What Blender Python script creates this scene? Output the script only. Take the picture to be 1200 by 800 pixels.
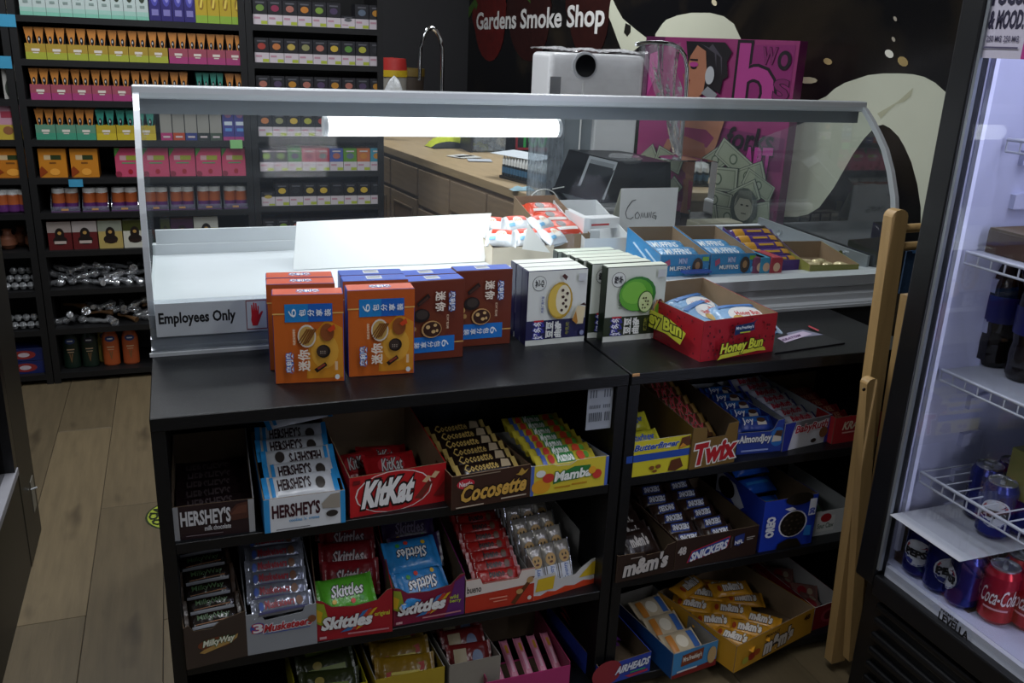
import bpy, bmesh, math, random
from mathutils import Vector, Matrix
random.seed(7)
V = Vector
for o in list(bpy.data.objects):
    bpy.data.objects.remove(o)
SC = bpy.context.scene
COL = SC.collection

# ---------------------------------------------------------------- camera
RW = ((0.9390505372261356, -0.3413103945005148, 0.04112545612159224),
      (-0.07153381119482033, -0.311004237739839, -0.9477126558001668),
      (0.33625437155708454, 0.8870082179516515, -0.31646392984823013))
CP = V((0, -1.554, 1.47)); FPX = 1050.0
cd = bpy.data.cameras.new('camera'); cam = bpy.data.objects.new('camera', cd); COL.objects.link(cam)
cd.sensor_width = 36; cd.lens = 36 * FPX / 1200; cd.clip_start = 0.02; cd.clip_end = 60
cm = Matrix(((RW[0][0], -RW[1][0], -RW[2][0]), (RW[0][1], -RW[1][1], -RW[2][1]), (RW[0][2], -RW[1][2], -RW[2][2])))
cam.matrix_world = Matrix.Translation(CP) @ cm.to_4x4()
SC.camera = cam
# ---------------------------------------------------------------- world, exposure
SC.view_settings.view_transform = 'Standard'; SC.view_settings.look = 'None'
SC.view_settings.gamma = 1; SC.view_settings.exposure = 0.0
wd = bpy.data.worlds.new('world'); SC.world = wd; wd.use_nodes = True
wd.node_tree.nodes['Background'].inputs[0].default_value = (0.75, 0.82, 1, 1)
wd.node_tree.nodes['Background'].inputs[1].default_value = 0.10
CEIL_W = 26.0      # each ceiling lamp, watts

def ceiling_lamp(x, y, sx, sy, w, col=(0.93, 0.96, 1)):
    ld = bpy.data.lights.new('ceiling_light', 'AREA'); ld.shape = 'RECTANGLE'
    ld.size = sx; ld.size_y = sy; ld.energy = w; ld.color = col
    lo = bpy.data.objects.new('ceiling_light', ld); COL.objects.link(lo)
    lo.location = (x, y, 2.72)
for lx, ly, w in ((-0.3, 1.35, 1.5), (1.9, 2.6, 1.4), (0.5, 3.9, 1.0), (0.45, -0.35, 0.75), (-1.7, -2.2, 0.65), (1.6, -2.3, 0.65)):
    ceiling_lamp(lx, ly, 0.25, 1.2, CEIL_W * w)

# pixel of the photograph (1200x800) -> point on a plane of the room, used to read off real positions
def ray(x, y):
    a, b = (x - 600) / FPX, (y - 400) / FPX
    return V([RW[0][i] * a + RW[1][i] * b + RW[2][i] for i in range(3)])
def PX(x, y, X): r = ray(x, y); return CP + r * ((X - CP.x) / r.x)
def PY(x, y, Y): r = ray(x, y); return CP + r * ((Y - CP.y) / r.y)
def PZ(x, y, Z): r = ray(x, y); return CP + r * ((Z - CP.z) / r.z)

# ---------------------------------------------------------------- materials
MC = {}
def lin(c):
    return c / 12.92 if c <= 0.04045 else ((c + 0.055) / 1.055) ** 2.4
def hexc(h):
    h = h.lstrip('#'); return tuple(lin(int(h[i:i + 2], 16) / 255) for i in (0, 2, 4))
def mat(h, rough=0.5, metal=0.0, var=0.07, scale=25, bump=0.0, bscale=60, emit=0, coat=0, stretch=None, spec=0.5):
    key = (h, rough, metal, var, scale, bump, bscale, emit, coat, stretch, spec)
    if key in MC: return MC[key]
    m = bpy.data.materials.new('m_' + h.strip('#')); m.use_nodes = True
    nt = m.node_tree; N = nt.nodes; L = nt.links; b = N['Principled BSDF']
    c = hexc(h); b.inputs['Roughness'].default_value = rough; b.inputs['Metallic'].default_value = metal
    b.inputs['Specular IOR Level'].default_value = spec
    if coat: b.inputs['Coat Weight'].default_value = coat; b.inputs['Coat Roughness'].default_value = 0.15
    tc = N.new('ShaderNodeTexCoord'); src = tc.outputs['Object']
    if stretch:
        mp = N.new('ShaderNodeMapping'); mp.inputs['Scale'].default_value = stretch
        L.new(src, mp.inputs[0]); src = mp.outputs[0]
    nz = N.new('ShaderNodeTexNoise'); nz.inputs['Scale'].default_value = scale; nz.inputs['Detail'].default_value = 3
    L.new(src, nz.inputs['Vector'])
    mx = N.new('ShaderNodeMix'); mx.data_type = 'RGBA'
    mx.inputs['A'].default_value = (*[v * (1 - var) for v in c], 1); mx.inputs['B'].default_value = (*[min(1, v * (1 + var)) for v in c], 1)
    L.new(nz.outputs['Fac'], mx.inputs['Factor']); L.new(mx.outputs['Result'], b.inputs['Base Color'])
    if bump:
        n2 = N.new('ShaderNodeTexNoise'); n2.inputs['Scale'].default_value = bscale; n2.inputs['Detail'].default_value = 2
        L.new(src, n2.inputs['Vector'])
        bp = N.new('ShaderNodeBump'); bp.inputs['Strength'].default_value = bump; bp.inputs['Distance'].default_value = 0.01
        L.new(n2.outputs['Fac'], bp.inputs['Height']); L.new(bp.outputs[0], b.inputs['Normal'])
    if emit:
        b.inputs['Emission Color'].default_value = (*c, 1); b.inputs['Emission Strength'].default_value = emit
    MC[key] = m; return m
def P(h): return mat(h, 0.42, var=0.05) if isinstance(h, str) else h          # printed card
def glass(name, tint=(1, 1, 1), refl=1.0, rough=0.02, base=0.0, haze=(0.7, 0.8, 0.9)):
    key = ('g', name)
    if key in MC: return MC[key]
    m = bpy.data.materials.new(name); m.use_nodes = True; nt = m.node_tree; N = nt.nodes; L = nt.links
    N.remove(N['Principled BSDF']); out = N['Material Output']
    t = N.new('ShaderNodeBsdfTransparent'); t.inputs[0].default_value = (*tint, 1)
    g = N.new('ShaderNodeBsdfGlossy'); g.inputs['Roughness'].default_value = rough
    fr = N.new('ShaderNodeFresnel'); fr.inputs[0].default_value = 1.45
    mu = N.new('ShaderNodeMath'); mu.operation = 'MULTIPLY'; mu.inputs[1].default_value = refl
    L.new(fr.outputs[0], mu.inputs[0])
    mx = N.new('ShaderNodeMixShader'); L.new(mu.outputs[0], mx.inputs[0]); L.new(t.outputs[0], mx.inputs[1]); L.new(g.outputs[0], mx.inputs[2])
    res = mx
    if base:
        d = N.new('ShaderNodeBsdfDiffuse'); d.inputs[0].default_value = (*haze, 1)
        m2 = N.new('ShaderNodeMixShader'); m2.inputs[0].default_value = base
        nz = N.new('ShaderNodeTexNoise'); nz.inputs['Scale'].default_value = 6
        mm = N.new('ShaderNodeMath'); mm.operation = 'MULTIPLY'; mm.inputs[1].default_value = base * 2
        L.new(nz.outputs['Fac'], mm.inputs[0]); L.new(mm.outputs[0], m2.inputs[0])
        L.new(mx.outputs[0], m2.inputs[1]); L.new(d.outputs[0], m2.inputs[2]); res = m2
    L.new(res.outputs[0], out.inputs[0]); MC[key] = m; return m

BLACKWOOD = mat('#0d0e11', 0.38, var=0.35, scale=14, bump=0.12, bscale=30, stretch=(2, 30, 30), spec=0.38)
BLACKSH = mat('#101115', 0.5, var=0.3, scale=10)
ALU = mat('#d2d6da', 0.34, 0.25, var=0.06, scale=20, stretch=(0.5, 20, 20))
ALUD = mat('#8a9094', 0.4, 0.3, var=0.08, scale=20, stretch=(0.5, 20, 20))
CHROME = mat('#d8dadc', 0.1, 1.0, var=0.03)
WHITEP = mat('#e9ebea', 0.5, var=0.03)
WHITEM = mat('#f0f2f4', 0.3, var=0.03)
CARD = mat('#8a7358', 0.8, var=0.1, scale=40)
CARDD = mat('#5d4c39', 0.8, var=0.12, scale=40)
GREYC = mat('#8f9296', 0.7, var=0.08, scale=40)
PINE = mat('#ad8d5c', 0.45, var=0.22, scale=5, stretch=(14, 14, 1.2), bump=0.05)
OAK = mat('#8d7860', 0.5, var=0.28, scale=6, stretch=(10, 1, 10), bump=0.05)
OAKT = mat('#a8916f', 0.45, var=0.25, scale=6, stretch=(8, 1, 8), bump=0.05)
BLK = mat('#0c0d10', 0.35, var=0.2)
BLKG = mat('#08090c', 0.12, var=0.2)
GLASS = glass('case_glass', (0.93, 0.96, 0.95), 0.16, base=0.03)
GLASSF = glass('fridge_glass', (0.95, 0.96, 0.98), 0.22)
PLASTIC = glass('clear_plastic', (0.9, 0.93, 0.95), 1.5, 0.12, base=0.14, haze=(0.9, 0.93, 0.96))
FOIL = mat('#c9cbd0', 0.22, 1.0, var=0.2, scale=50, bump=0.9, bscale=45)

# ---------------------------------------------------------------- mesh builder
TX = {}
def txt(s, off=0.0, res=2):
    k = (s, off, res)
    if k in TX: return TX[k]
    cu = bpy.data.curves.new('t', 'FONT'); cu.body = s; cu.size = 1; cu.resolution_u = res; cu.offset = off
    ob = bpy.data.objects.new('t', cu); COL.objects.link(ob)
    bpy.context.view_layer.update()
    dg = bpy.context.evaluated_depsgraph_get()
    me = bpy.data.meshes.new_from_object(ob.evaluated_get(dg))
    vs = [(v.co.x, v.co.y) for v in me.vertices]; fs = [tuple(p.vertices) for p in me.polygons]
    bpy.data.objects.remove(ob); bpy.data.curves.remove(cu); bpy.data.meshes.remove(me)
    if not vs: vs = [(0, 0), (1, 1)]
    TX[k] = (vs, fs); return TX[k]

class MB:
    def __init__(s): s.v = []; s.f = []; s.m = []; s.sm = []; s.mats = []; s.T = None
    def mi(s, m):
        m = P(m)
        if m not in s.mats: s.mats.append(m)
        return s.mats.index(m)
    def add(s, vs, fs, m, smooth=False):
        b = len(s.v); s.v += [V(v) if s.T is None else s.T @ V(v) for v in vs]; k = s.mi(m)
        for f in fs: s.f.append(tuple(b + i for i in f)); s.m.append(k); s.sm.append(smooth)
        return s
    def hexa(s, p, m):      # 8 points: bottom ring then top ring
        return s.add(p, [(3, 2, 1, 0), (4, 5, 6, 7), (0, 1, 5, 4), (1, 2, 6, 5), (2, 3, 7, 6), (3, 0, 4, 7)], m)
    def box(s, x0, y0, z0, x1, y1, z1, m):
        return s.hexa([(x0, y0, z0), (x1, y0, z0), (x1, y1, z0), (x0, y1, z0), (x0, y0, z1), (x1, y0, z1), (x1, y1, z1), (x0, y1, z1)], m)
    def rbox(s, x0, y0, z0, x1, y1, z1, m, b=0.004, seg=2):
        bm = bmesh.new(); bmesh.ops.create_cube(bm, size=1)
        for v in bm.verts: v.co = V(((x0 + x1) / 2 + v.co.x * (x1 - x0), (y0 + y1) / 2 + v.co.y * (y1 - y0), (z0 + z1) / 2 + v.co.z * (z1 - z0)))
        bmesh.ops.bevel(bm, geom=bm.edges[:], offset=b, segments=seg, profile=0.5, affect='EDGES')
        bm.verts.index_update()
        s.add([v.co.copy() for v in bm.verts], [tuple(v.index for v in f.verts) for f in bm.faces], m); bm.free(); return s
    def prism(s, pts, d, m, m2=None):      # polygon pushed along d; m2 = material of the far face
        n = len(pts); d = V(d); a = [V(p) for p in pts]
        s.add(a, [tuple(range(n))], m); s.add([p + d for p in a], [tuple(reversed(range(n)))], m2 or m)
        s.add(a + [p + d for p in a], [(i, i + n, (i + 1) % n + n, (i + 1) % n) for i in range(n)], m2 or m); return s
    def tube(s, path, r, m, n=8, closed=False, cap=True):
        path = [V(p) for p in path]; k = len(path); vs = []; rr = r if isinstance(r, (list, tuple)) else [r] * k
        up = V((0, 0, 1))
        for i, p in enumerate(path):
            a = path[(i - 1) % k] if (closed or i) else p; b = path[(i + 1) % k] if (closed or i < k - 1) else p
            t = (b - a).normalized()
            if abs(t.dot(up)) > 0.95: ref = V((0, 1, 0))
            else: ref = up
            x = t.cross(ref).normalized(); y = x.cross(t)
            for j in range(n):
                an = 2 * math.pi * j / n; vs.append(p + (x * math.cos(an) + y * math.sin(an)) * rr[i])
        fs = []
        for i in range(k if closed else k - 1):
            for j in range(n):
                fs.append((i * n + j, i * n + (j + 1) % n, ((i + 1) % k) * n + (j + 1) % n, ((i + 1) % k) * n + j))
        s.add(vs, fs, m, True)
        if cap and not closed:
            s.add([vs[j] for j in range(n)], [tuple(reversed(range(n)))], m); s.add([vs[(k - 1) * n + j] for j in range(n)], [tuple(range(n))], m)
        return s
    def lathe(s, prof, c, m, n=20, smooth=True, m_of=None):
        c = V(c); vs = []
        for r, z in prof:
            for j in range(n):
                a = 2 * math.pi * j / n; vs.append(c + V((r * math.cos(a), r * math.sin(a), z)))
        for i in range(len(prof) - 1):
            mm = m_of(i) if m_of else m
            b = [vs[i * n + j] for j in range(n)] + [vs[(i + 1) * n + j] for j in range(n)]
            s.add(b, [(j, (j + 1) % n, n + (j + 1) % n, n + j) for j in range(n)], mm, smooth)
        return s
    def grid(s, fn, nu, nv, m, smooth=True, flip=False):
        vs = [fn(i / nu, j / nv) for j in range(nv + 1) for i in range(nu + 1)]; fs = []
        for j in range(nv):
            for i in range(nu):
                a = j * (nu + 1) + i; q = (a, a + 1, a + nu + 2, a + nu + 1)
                fs.append(tuple(reversed(q)) if flip else q)
        return s.add(vs, fs, m, smooth)
    def build(s, name, parent=None, label=None, bevel=0, loc=None, **kw):
        me = bpy.data.meshes.new(name); me.from_pydata([tuple(v) for v in s.v], [], s.f)
        for m in s.mats: me.materials.append(m)
        me.polygons.foreach_set('material_index', s.m); me.polygons.foreach_set('use_smooth', s.sm); me.update()
        o = bpy.data.objects.new(name, me); COL.objects.link(o)
        if parent is not None: o.parent = parent
        if loc is not None: o.location = loc
        if label: o['label'] = label
        for k, v in kw.items(): o[k] = v
        if bevel:
            md = o.modifiers.new('bevel', 'BEVEL'); md.width = bevel; md.segments = 2; md.limit_method = 'ANGLE'
        return o

# flat print: items are (kind, ...) in 0..1 coordinates of the printed face; mf(a, b, k) -> point
def flat(O, U, W_, H_, up=(0, 0, 1)):
    O = V(O); U = V(U).normalized(); up = V(up).normalized(); n = U.cross(up).normalized()
    f = lambda a, b, k: O + U * (a * W_) + up * (b * H_) + n * k
    f.asp = W_ / H_; return f
def art(mb, mf, items, e0=0.0006, de=0.00025, res=2, sub=1):
    k = e0
    for it in items:
        kd = it[0]
        if kd == 'r':
            _, x0, y0, x1, y1, c = it
            mb.grid(lambda u, v: mf(x0 + (x1 - x0) * u, y0 + (y1 - y0) * v, k), sub, sub, c, sub > 1)
        elif kd == 'e':
            _, cx, cy, rx, ry, c = it[:6]; n = 18; ring = []
            for q in (1, 0.5) if sub > 1 else (1,):
                ring += [mf(cx + rx * q * math.cos(2 * math.pi * i / n), cy + ry * q * math.sin(2 * math.pi * i / n), k) for i in range(n)]
            if sub > 1:
                mb.add(ring + [mf(cx, cy, k)], [(i, (i + 1) % n, n + (i + 1) % n, n + i) for i in range(n)] + [(n + i, n + (i + 1) % n, 2 * n) for i in range(n)], c, True)
            else: mb.add(ring, [tuple(range(n))], c)
        elif kd == 'p':
            mb.add([mf(a, b, k) for a, b in it[1]], [tuple(range(len(it[1])))], it[2])
        elif kd in ('t', 'T', 'U'):   # t upright, T turned 90 degrees left, U turned 90 degrees right
            s_, x0, y0, x1, y1, c = it[1:7]; oc = it[7] if len(it) > 7 else None; sh = it[8] if len(it) > 8 else 0; sl = it[9] if len(it) > 9 else 0
            bold = it[10] if len(it) > 10 else 0.02; ow = it[11] if len(it) > 11 else 0.07
            b0, _ = txt(s_, 0, res); xs = [p[0] for p in b0]; ys = [p[1] for p in b0]
            ax, bx, ay, by = min(xs), max(xs), min(ys), max(ys)
            for off, cc in (((ow, oc),) if oc else ()) + ((bold, c),):
                vs, fs = txt(s_, off, res); pv = []
                for p in vs:
                    a = (p[0] - ax) / max(bx - ax, 1e-6); b = (p[1] - ay) / max(by - ay, 1e-6)
                    if kd == 'T': a, b = 1 - b, a
                    elif kd == 'U': a, b = b, 1 - a
                    X = x0 + (x1 - x0) * (a + sh * b * (1 if kd == 't' else 0)); Y = y0 + (y1 - y0) * (b + sl * a)
                    pv.append(mf(X, Y, k))
                mb.add(pv, fs, cc); k += de
        k += de
    return mb

# ---------------------------------------------------------------- things
def meta(o, label=None, cat=None, group=None, kind=None):
    if label: o['label'] = label
    if cat: o['category'] = cat
    if group: o['group'] = group
    if kind: o['kind'] = kind
    return o
def thing(name, label, cat, loc=(0, 0, 0), rz=0, group=None):
    o = bpy.data.objects.new(name, None); COL.objects.link(o); o.empty_display_size = 0.05
    o.location = loc; o.rotation_euler = (0, 0, rz); return meta(o, label, cat, group)
def dup(root, M, label=None, group=None):
    r = root.copy(); COL.objects.link(r); r.matrix_world = M
    if label: r['label'] = label
    if group: r['group'] = group
    for ch in list(root.children):
        c = ch.copy(); COL.objects.link(c); c.parent = r
        for g in ch.children:
            d = g.copy(); COL.objects.link(d); d.parent = c
    return r
def place(proto, M, label, group=None):      # first use moves the thing itself
    if not proto.get('_used'):
        proto['_used'] = 1; proto.matrix_world = M; meta(proto, label, None, group); return proto
    return dup(proto, M, label, group)
ORD = ['first', 'second', 'third', 'fourth', 'fifth', 'sixth', 'seventh', 'eighth', 'ninth', 'tenth', 'eleventh', 'twelfth', 'thirteenth', 'fourteenth', 'fifteenth', 'sixteenth', 'seventeenth', 'eighteenth']
def TM(loc, rz=0, rx=0, ry=0): return Matrix.Translation(V(loc)) @ Matrix.Rotation(rz, 4, 'Z') @ Matrix.Rotation(rx, 4, 'X') @ Matrix.Rotation(ry, 4, 'Y')
def struct(o): o['kind'] = 'structure'; return o

# ================================================================ THE ROOM
fl = MB().box(-3, -3, -0.06, 4.2, 5.6, -0.004, mat('#2a241c', 0.7)).build('floor'); struct(fl)
def plank_mat():
    m = mat('#63563f', 0.55, var=0.3, scale=5, stretch=(9, 1, 1), bump=0.06, bscale=14)
    nt = m.node_tree; N = nt.nodes; L = nt.links
    info = N.new('ShaderNodeObjectInfo'); mx = [n for n in N if n.type == 'MIX'][0]; b = N['Principled BSDF']
    h = N.new('ShaderNodeHueSaturation'); mr = N.new('ShaderNodeMapRange'); mr.inputs[3].default_value = 0.78; mr.inputs[4].default_value = 1.2
    L.new(info.outputs['Random'], mr.inputs[0]); L.new(mr.outputs[0], h.inputs['Value']); L.new(mx.outputs['Result'], h.inputs['Color']); L.new(h.outputs[0], b.inputs['Base Color'])
    kn = N.new('ShaderNodeTexNoise'); kn.inputs['Scale'].default_value = 3.2
    mp = N.new('ShaderNodeMapping'); mp.inputs['Scale'].default_value = (3, 0.9, 1); tc = [n for n in N if n.type == 'TEX_COORD'][0]
    L.new(tc.outputs['Object'], mp.inputs[0]); L.new(mp.outputs[0], kn.inputs['Vector'])
    rp = N.new('ShaderNodeValToRGB'); rp.color_ramp.elements[0].position = 0.27; rp.color_ramp.elements[0].color = (0.3, 0.27, 0.25, 1)
    rp.color_ramp.elements[1].position = 0.4; rp.color_ramp.elements[1].color = (1, 1, 1, 1); L.new(kn.outputs['Fac'], rp.inputs[0])
    mu = N.new('ShaderNodeMix'); mu.data_type = 'RGBA'; mu.blend_type = 'MULTIPLY'; mu.inputs['Factor'].default_value = 1
    L.new(h.outputs[0], mu.inputs['A']); L.new(rp.outputs[0], mu.inputs['B']); L.new(mu.outputs['Result'], b.inputs['Base Color'])
    return m
PLK = plank_mat(); PW = 0.19; PL = 1.25
pme = MB().rbox(0.0008, 0.0008, -0.004, PW - 0.0008, PL - 0.0008, 0, PLK, 0.0009, 1).build('plank', fl).data
first = bpy.data.objects['plank']; n = 0
for i in range(18):
    for j in range(7):
        o = first if n == 0 else bpy.data.objects.new('plank', pme)
        if n: COL.objects.link(o); o.parent = fl
        o.location = (-1.45 + i * PW, -2.9 + j * PL + (i * 0.47 % 1) * PL - 0.6, 0); n += 1
WALLB = mat('#17171b', 0.6, var=0.2)
struct(MB().box(-3, 5.5, 0, 4.2, 5.6, 2.8, WALLB).build('wall_back'))
struct(MB().box(-3, -3, 0, -2.9, 5.6, 2.8, mat('#8d8f92', 0.7)).build('wall_left'))
struct(MB().box(-3, -3, 0, 4.2, -2.9, 2.8, mat('#8d8f92', 0.7)).build('wall_front'))
struct(MB().box(-3, -3, 2.8, 4.2, 5.6, 2.86, mat('#bfc2c4', 0.8)).build('ceiling'))

# ---- mural wall (right), printed wall graphic at X = 2.2
MX = 2.2
def mural_mat():
    m = mat('#0c0b0d', 0.22, var=0.2)
    nt = m.node_tree; N = nt.nodes; L = nt.links; b = N['Principled BSDF']; tc = [n for n in N if n.type == 'TEX_COORD'][0]
    nz = N.new('ShaderNodeTexNoise'); nz.inputs['Scale'].default_value = 1.6; nz.inputs['Detail'].default_value = 4; nz.inputs['Distortion'].default_value = 0.9
    L.new(tc.outputs['Object'], nz.inputs['Vector'])
    rp = N.new('ShaderNodeValToRGB'); e = rp.color_ramp.elements; e[0].position = 0.5; e[0].color = (0.004, 0.004, 0.005, 1); e[1].position = 0.78; e[1].color = (0.03, 0.022, 0.013, 1)
    L.new(nz.outputs['Fac'], rp.inputs[0]); L.new(rp.outputs[0], b.inputs['Base Color']); return m
wr = MB().box(MX, -3, 0, MX + 0.1, 5.6, 2.8, mural_mat()).build('wall_right'); struct(wr)
def wpt(x, y, e=0.0): p = PX(x, y, MX - 0.002 - e); return p
def wpoly(mb, pts, c, e=0.0): mb.add([wpt(x, y, e) for x, y in pts], [tuple(range(len(pts)))], c)
CREAM = mat('#c9ccb8', 0.35, var=0.12, scale=2.5); CREAMS = mat('#b0b095', 0.35, var=0.15, scale=4)
mu = MB()
wpoly(mu, [(934, 132), (952, 120), (968, 113), (978, 104), (990, 97), (1017, 88), (1035, 86), (1055, 86), (1070, 87), (1083, 90), (1096, 97), (1106, 106), (1150, 140), (1160, 700), (1078, 700), (1079, 243), (1075, 216), (1068, 190), (1060, 172), (1053, 160), (1043, 150), (1035, 146), (1026, 148), (1012, 163), (1000, 180), (977, 220), (960, 243), (947, 251), (933, 254), (905, 254), (880, 245), (870, 190)], CREAM)
wpoly(mu, [(930, 138), (944, 137), (950, 134), (946, 142), (936, 146), (930, 147)], '#14120f', 0.0006)
wpoly(mu, [(1028, 133), (1040, 126), (1052, 119), (1062, 110), (1070, 103), (1067, 113), (1060, 119), (1050, 122), (1042, 129), (1032, 139)], CREAMS, 0.0006)
wpoly(mu, [(707, -8), (717, -3), (722, 8), (730, 22), (742, 32), (752, 40), (760, 46), (742, 60), (728, 58), (724, 48), (716, 26), (708, 8)], CREAM)
wpoly(mu, [(733, 27), (739, 30), (739, 38), (735, 43), (731, 38)], '#14120f', 0.0006)
wpoly(mu, [(768, 40), (776, 28), (781, 23), (794, 18), (810, 15), (832, 15), (848, 19), (860, 28), (868, 45), (868, 90), (768, 90)], CREAM)
for cx, cy, rx, ry, c in ((1042, 63, 5, 5, '#e8e6d8'), (970, 72, 5, 4, '#b39a6a'), (946, 94, 12, 4, '#c9bfa0'), (1058, 72, 6, 6, '#a8905c'), (837, 3, 3, 4, '#c9bfa0'), (1049, 22, 2, 3, '#a8a090'), (1047, 46, 2, 3, '#a8a090')):
    wpoly(mu, [(cx + rx * math.cos(a * 0.63) + 0.3 * ry * math.sin(a * 0.63), cy + ry * math.sin(a * 0.63)) for a in range(10)], c, 0.0004)
SB = mat('#5a1512', 0.3, var=0.5, scale=22); SB2 = mat('#2e1210', 0.3, var=0.5, scale=22)
for cx, cy, rx, ry, c in ((574, 22, 18, 50, SB), (620, 20, 24, 52, SB2), (690, 10, 24, 60, SB2)):
    wpoly(mu, [(cx + rx * math.cos(a * 0.2618) * (1.15 if math.sin(a * 0.2618) < 0 else 1), cy + ry * math.sin(a * 0.2618)) for a in range(24)], c, 0.0003)
for pts in ([(543, 28), (547, 12), (554, 2), (556, 8), (550, 20)], [(556, -4), (560, 5), (558, 12), (554, 4)], [(541, 0), (547, -6), (552, -2), (545, 6)], [(616, -2), (622, 4), (620, -4)]):
    wpoly(mu, pts, '#3c5a22', 0.0006)
mu.build('mural_print', wr, 'black mural print with cream white splashes and dark red strawberries')
lt = MB()
# lettering: baseline on the wall running towards the viewer
A = PX(558, 34, MX - 0.004); B = PX(708, 30, MX - 0.004); top = PX(558, 15, MX - 0.004)
vs, fs = txt('Gardens Smoke Shop', 0.025, 3); xs = [p[0] for p in vs]
x0, x1 = min(xs), max(xs); L_ = (A.y - B.y); sc_ = L_ / (x1 - x0)
capz = (PX(561, 14.5, MX).z - PX(561, 34, MX).z)
lt.add([V((MX - 0.004, A.y - (p[0] - x0) * sc_, A.z + (B.z - A.z) * (p[0] - x0) / (x1 - x0) + p[1] * capz / 0.72)) for p in vs], fs, mat('#dcdcda', 0.4, emit=0))
lt.build('lettering', wr, 'white shop name lettering')
struct(MB().box(MX - 0.03, -0.02, 0, MX, 0.02, 2.8, mat('#c7b9a2', 0.6)).build('trim_1'))

# ================================================================ COUNTER CABINETS
def cabinet(label, x0, x1, y1, zt, shelves, x0b=None):
    t = thing('shelf_cabinet', label, 'cabinet', (0, 0, 0))
    th = 0.024
    MB().rbox(x0, -0.004, zt - 0.026, x1, y1, zt, BLACKWOOD, 0.0015, 1).build('top_panel', t)
    MB().box(x0, 0, 0.0, x0 + th, y1, zt - 0.026, BLACKWOOD).build('side_panel', t)
    MB().box(x1 - th, 0, 0.0, x1, y1, zt - 0.026, BLACKWOOD).build('side_panel', t)
    MB().box(x0 + th, y1 - 0.008, 0.0, x1 - th, y1, zt - 0.026, BLACKSH).build('back_panel', t)
    for z in shelves:
        MB().rbox(x0 + th, 0.002, z - 0.022, x1 - th, y1 - 0.008, z, BLACKWOOD, 0.001, 1).build('shelf', t)
    if shelves[-1] > 0.03: MB().box(x0 + th, 0.03, 0, x1 - th, 0.045, shelves[-1] - 0.022, BLACKWOOD).build('kick_board', t)
    return t
TZ = 0.825
cabL = cabinet('wide black shelf cabinet on the left, chocolate boxes in its shelves', -0.078, 0.853, 0.325, TZ, [0.570, 0.300, 0.045])
cabR = cabinet('black shelf cabinet on the right beside the wooden folding frame', 0.858, 1.62, 0.325, TZ, [0.580, 0.320, 0.045])
MB().box(0.859, -0.0065, TZ - 0.005, 0.875, -0.004, TZ + 0.0004, mat('#b98a5a', 0.6)).build('chipped_edge', cabR, 'bare chipped corner of the top')
mb = MB(); mf = flat((0.80, 0.035, 0.72), (1, 0, 0), 0.052, 0.078)
p = MB().box(0.768, 0.012, 0.70, 0.826, 0.0135, 0.797, mat('#9aa0aa', 0.5))
mf = flat((0.768, 0.0118, 0.70), (1, 0, 0), 0.058, 0.097)
art(p, mf, [('t', '|||  |||', .1, .75, .9, .92, '#5a5f68'), ('t', '|||||| ||||', .1, .5, .9, .58, '#5a5f68'), ('t', '||||||| |||', .1, .2, .9, .4, '#4a4f58')], e0=.0003)
o = p.build('product_tag'); meta(o, 'grey printed tag hanging under the black counter top', 'tag')

# ================================================================ BOX / TRAY BUILDERS
def carton(name, label, cat, W_, D_, H_, col, items=(), side=None, topc=None, topitems=(), group=None, sideitems=(), res=2, leftitems=()):
    t = thing(name, label, cat, group=group); b = MB()
    side = side or col; topc = topc or side
    b.rbox(0, 0, 0, W_, D_, H_, side, 0.0012, 1); b.build('carton_body', t)
    a = MB(); art(a, flat((0, 0, 0), (1, 0, 0), W_, H_), [('r', .008, .006, .992, .994, col)] + list(items), res=res)
    art(a, flat((0, 0, H_), (1, 0, 0), W_, D_, (0, 1, 0)), [('r', .01, .03, .99, .97, topc)] + list(topitems), res=res)
    if leftitems: art(a, flat((0, D_, 0), (0, -1, 0), D_, H_), list(leftitems), res=res)
    a.build('printed_front', t); return t

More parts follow.
